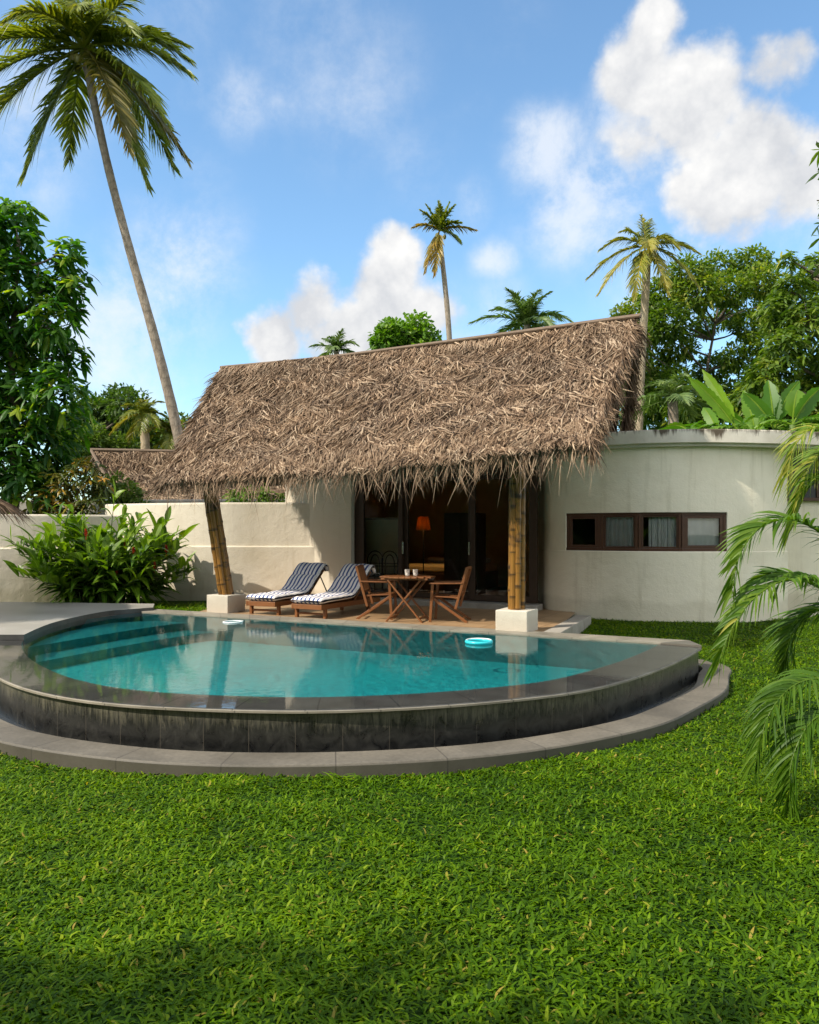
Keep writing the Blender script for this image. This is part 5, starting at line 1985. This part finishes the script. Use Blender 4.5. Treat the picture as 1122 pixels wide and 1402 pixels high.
# ------------------------------------------------------------------ neighbouring hut and thatch parasol at the left
Yh = 25.5
h1, h2 = P(128, 618, Yh), P(440, 624, Yh + .8)
e1, e2 = P(166, 690, Yh - 1.9), P(445, 686, Yh - 1.3)
hut = thing('thatched_hut', 'neighbouring hut with grey thatched roof behind the boundary wall', 'hut', (-8.5, Yh, -.1))
mb = MB()
slope(mb, e1, e2, h2, h1, 9000, 71, (.25, .45), (.02, .04), .1, .25)
b1, b2 = P(112, 642, Yh + 1.8), P(440, 642, Yh + 2.4)
slope(mb, b2, b1, h1, h2, 900, 72, (.25, .45), (.02, .04), .1, .0)
fringe(mb, e1, e2, 560, 73, (.15, .35), (.02, .035))
hr = mb.build('thatched_roof', M['thatch'], hut)
mb = MB()
tube(mb, [h1 + A(-.1, 0, .05), h2 + A(.1, 0, .05)], .06, 7)
tube(mb, [h1 + A(-.05, -.03, .03), e1 + A(-.03, 0, .03)], .05, 7)
mb.build('ridge_pole', M['pole'], hr, True)
mb = MB()
box(mb, (-5.9, Yh + .1, 1.2), (6.0, 2.2, 2.6))
mb.build('wall', M['wall'], hut)

um = thing('thatched_parasol', 'thatched parasol just outside the left edge, only its drooping fringe showing', 'parasol', (-9.05, 13.6, .075))
mb = MB()
n = 5200
r = np.random.default_rng(81)
a = r.uniform(0, 2 * pi, n)
v = r.random(n) ** .6
apex, Rp, zr, ze = A(-9.05, 13.6, 3.1), 2.05, 3.1, 1.98
rad = Rp * v
pp = np.stack([apex[0] + np.cos(a) * rad, apex[1] + np.sin(a) * rad, zr + (ze - zr) * v], -1)
dn = nrm(np.stack([np.cos(a) * Rp, np.sin(a) * Rp, np.full(n, ze - zr)], -1))
tg = np.stack([-np.sin(a), np.cos(a), 0 * a], -1)
strips(mb, pp, dn + tg * r.normal(0, .35, n)[:, None] + A(0, 0, .1), tg + r.normal(0, .3, (n, 3)), r.uniform(.3, .6, n), r.uniform(.014, .028, n), 4, [.7, 1, .9, .6, .1], A(0, 0, -.4) + r.normal(0, .1, (n, 3)), .3, np.clip(r.normal(.42, .18, n), 0, 1))
lathe(mb, (apex[0], apex[1], 0), [(.001, zr), (Rp * .5, (zr + ze) / 2), (Rp * .98, ze), (Rp * .95, ze - .06), (.05, zr - .15)], 40)
mb.build('canopy', M['thatch'], um)
mb = MB()
tube(mb, [(-9.05, 13.6, .075), (-9.05, 13.6, 3.0)], .07, 10)
mb.build('post', M['pole'], um, True)

# ------------------------------------------------------------------ sky, sun, camera
SUN_EL, SUN_AZ = math.radians(43), math.radians(207)     # azimuth measured from +X (right) anticlockwise: the sun stands to the left
sd = A(math.cos(SUN_EL) * math.cos(SUN_AZ), math.cos(SUN_EL) * math.sin(SUN_AZ), math.sin(SUN_EL))
sun = bpy.data.lights.new('sun', 'SUN')
sun.energy = 2.95
sun.angle = math.radians(.6)
sun.color = (1, .90, .76)
so = bpy.data.objects.new('sun', sun)
so.rotation_euler = Vector(sd).to_track_quat('Z', 'Y').to_euler()
so.location = (-20, 5, 20)
COL.objects.link(so)

wd = bpy.data.worlds.new('World')
SC.world = wd
wd.use_nodes = True
nt = wd.node_tree
nt.nodes.clear()
wo = N(nt, 'ShaderNodeOutputWorld')
bg = N(nt, 'ShaderNodeBackground')
bg.inputs[1].default_value = .15
nt.links.new(bg.outputs[0], wo.inputs[0])
sky = N(nt, 'ShaderNodeTexSky', sky_type='NISHITA')
sky.sun_disc = False
sky.sun_elevation = SUN_EL
sky.sun_rotation = math.atan2(sd[0], sd[1])
sky.air_density = 1.0
sky.dust_density = .6
sky.ozone_density = 1.3
tc = N(nt, 'ShaderNodeTexCoord').outputs['Generated']
vn = N(nt, 'ShaderNodeVectorMath', operation='NORMALIZE')
nt.links.new(tc, vn.inputs[0])
dirv = vn.outputs[0]


def blobs(lst, vec):
    acc = None
    for px, py, rp, dens in lst:
        d = A((px - CX) / F, 1, (HY - py) / F)
        ln = np.linalg.norm(d)
        d = d / ln
        s = N(nt, 'ShaderNodeVectorMath', operation='DISTANCE')
        nt.links.new(vec, s.inputs[0])
        s.inputs[1].default_value = tuple(d)
        mr = N(nt, 'ShaderNodeMapRange', interpolation_type='SMOOTHSTEP')
        mr.inputs['From Min'].default_value = 0
        mr.inputs['From Max'].default_value = rp / F / ln * 1.15
        mr.inputs['To Min'].default_value = dens
        mr.inputs['To Max'].default_value = 0
        nt.links.new(s.outputs['Value'], mr.inputs['Value'])
        o = mr.outputs[0]
        acc = o if acc is None else math_n(nt, 'SMOOTH_MAX', acc, o, .12)
    return acc


warp = N(nt, 'ShaderNodeTexNoise')
warp.inputs['Scale'].default_value = 9
warp.inputs['Detail'].default_value = 5
nt.links.new(dirv, warp.inputs['Vector'])
wv = N(nt, 'ShaderNodeVectorMath', operation='MULTIPLY_ADD')
nt.links.new(warp.outputs['Color'], wv.inputs[0])
wv.inputs[1].default_value = (.05, .05, .05)
wadd = N(nt, 'ShaderNodeVectorMath', operation='ADD')
wadd.inputs[1].default_value = (-.025, -.025, -.025)
nt.links.new(wv.outputs[0], wadd.inputs[0])
nt.links.new(dirv, wv.inputs[2])
dv = wadd.outputs[0]
fb = noise(nt, dirv, 16, 9, .62)
fine = noise(nt, dirv, 9, 10, .66, .12)
CUM = [(900, 35, 75, .9), (880, 105, 105, 1), (960, 140, 130, 1.1), (1068, 95, 85, .85), (1085, 70, 60, .8), (1030, 225, 130, 1.1), (1090, 250, 110, .9), (975, 265, 110, .95), (870, 190, 95, .8), (1020, 310, 80, .6),
       (545, 355, 75, 1.0), (530, 400, 100, 1.1), (430, 425, 90, 1.0), (380, 460, 85, 1.0), (480, 455, 110, 1.1), (585, 430, 90, .9), (540, 325, 45, .8), (415, 395, 45, .8)]
WISP = [(480, 120, 190, .5), (420, 30, 160, .45), (560, 220, 120, .4), (750, 205, 100, 1.1), (800, 285, 140, 1.1), (840, 160, 80, .9), (685, 355, 55, .9), (690, 420, 70, .7), (645, 278, 55, .55), (330, 140, 100, .60), (390, 145, 70, .5), (270, 130, 60, .45), (250, 360, 130, .95), (200, 420, 160, 1.0), (310, 310, 70, .5), (60, 130, 160, .6), (20, 230, 160, .65), (270, 245, 90, .4),
        (100, 480, 200, 1.0), (250, 20, 130, .4), (640, 140, 60, .35), (200, 540, 160, .7), (690, 30, 120, .3), (1120, 300, 150, .6), (620, 520, 200, .55), (900, 400, 160, .5)]
cm = blobs(CUM, dv)
vor = N(nt, 'ShaderNodeTexVoronoi', feature='SMOOTH_F1')
vor.inputs['Scale'].default_value = 17
vor.inputs['Detail'].default_value = 4
vor.inputs['Roughness'].default_value = .55
vor.inputs['Smoothness'].default_value = .5
vor.normalize = True
nt.links.new(dirv, vor.inputs['Vector'])
bil_ = math_n(nt, 'MULTIPLY', math_n(nt, 'SUBTRACT', .23, vor.outputs['Distance']), 2.0)
cv = math_n(nt, 'ADD', math_n(nt, 'ADD', cm, math_n(nt, 'MULTIPLY', math_n(nt, 'SUBTRACT', fb, .5), .8)), math_n(nt, 'MULTIPLY', bil_, .55))
m1 = N(nt, 'ShaderNodeMapRange', interpolation_type='SMOOTHSTEP')
m1.inputs['From Min'].default_value = .30
m1.inputs['From Max'].default_value = .74
nt.links.new(cv, m1.inputs['Value'])
wm = blobs(WISP, dv)
wvv = math_n(nt, 'MULTIPLY', wm, math_n(nt, 'ADD', math_n(nt, 'MULTIPLY', math_n(nt, 'SUBTRACT', fine, .40), 3.0), .35))
m2 = N(nt, 'ShaderNodeMapRange', interpolation_type='SMOOTHSTEP')
m2.inputs['From Min'].default_value = .05
m2.inputs['From Max'].default_value = 1.0
m2.inputs['To Max'].default_value = .72
nt.links.new(wvv, m2.inputs['Value'])
# light and dark in the clouds: thick middles a little greyer
sh = ramp(nt, math_n(nt, 'ADD', math_n(nt, 'MULTIPLY', noise(nt, mapping(nt, dirv, loc=(.01, 0, .02)), 11, 6, .6), .75), math_n(nt, 'MULTIPLY', bil_, .55)), [(.20, (2.35, 2.42, 2.55)), (.56, (3.6, 3.56, 3.48))])
# bright cloud added over the unseen part of the sky as neutral fill light
sdir = N(nt, 'ShaderNodeSeparateXYZ')
nt.links.new(dirv, sdir.inputs[0])
away = ramp(nt, math_n(nt, 'ADD', math_n(nt, 'MULTIPLY', sdir.outputs[1], .5), .5), [(.70, (1, 1, 1)), (.86, (0, 0, 0))])
oth = ramp(nt, noise(nt, dirv, 2.6, 7, .6), [(.42, (0, 0, 0)), (.60, (.85, .85, .85))])
base_sky = mixc(nt, 1.0, sky.outputs[0], (.67, .82, .85), 'MULTIPLY')
base_sky = mixc(nt, math_n(nt, 'MULTIPLY', away, oth), base_sky, (7.4, 6.8, 5.9))
col = mixc(nt, m2.outputs[0], base_sky, (3.25, 3.35, 3.5))
col = mixc(nt, m1.outputs[0], col, sh)
nt.links.new(col, bg.inputs[0])

cam = bpy.data.cameras.new('camera')
cam.sensor_fit = 'VERTICAL'
cam.sensor_height = 36
cam.lens = F / 1402 * 36
cam.shift_y = (HY - 701) / 1402
cam.clip_start = .1
cam.clip_end = 3000
co = bpy.data.objects.new('camera', cam)
co.location = (0, 0, CH)
co.rotation_euler = (math.radians(90), 0, 0)
COL.objects.link(co)
SC.camera = co

SC.render.engine = 'CYCLES'
SC.cycles.max_bounces = 7
SC.cycles.diffuse_bounces = 3
SC.cycles.glossy_bounces = 3
SC.cycles.transmission_bounces = 4
SC.cycles.transparent_max_bounces = 10
SC.cycles.caustics_reflective = False
SC.cycles.caustics_refractive = False
SC.cycles.sample_clamp_indirect = 6
SC.cycles.use_denoising = True
SC.view_settings.view_transform = 'Standard'
SC.view_settings.look = 'None'
SC.view_settings.exposure = 1.0
SC.view_settings.gamma = 1.0
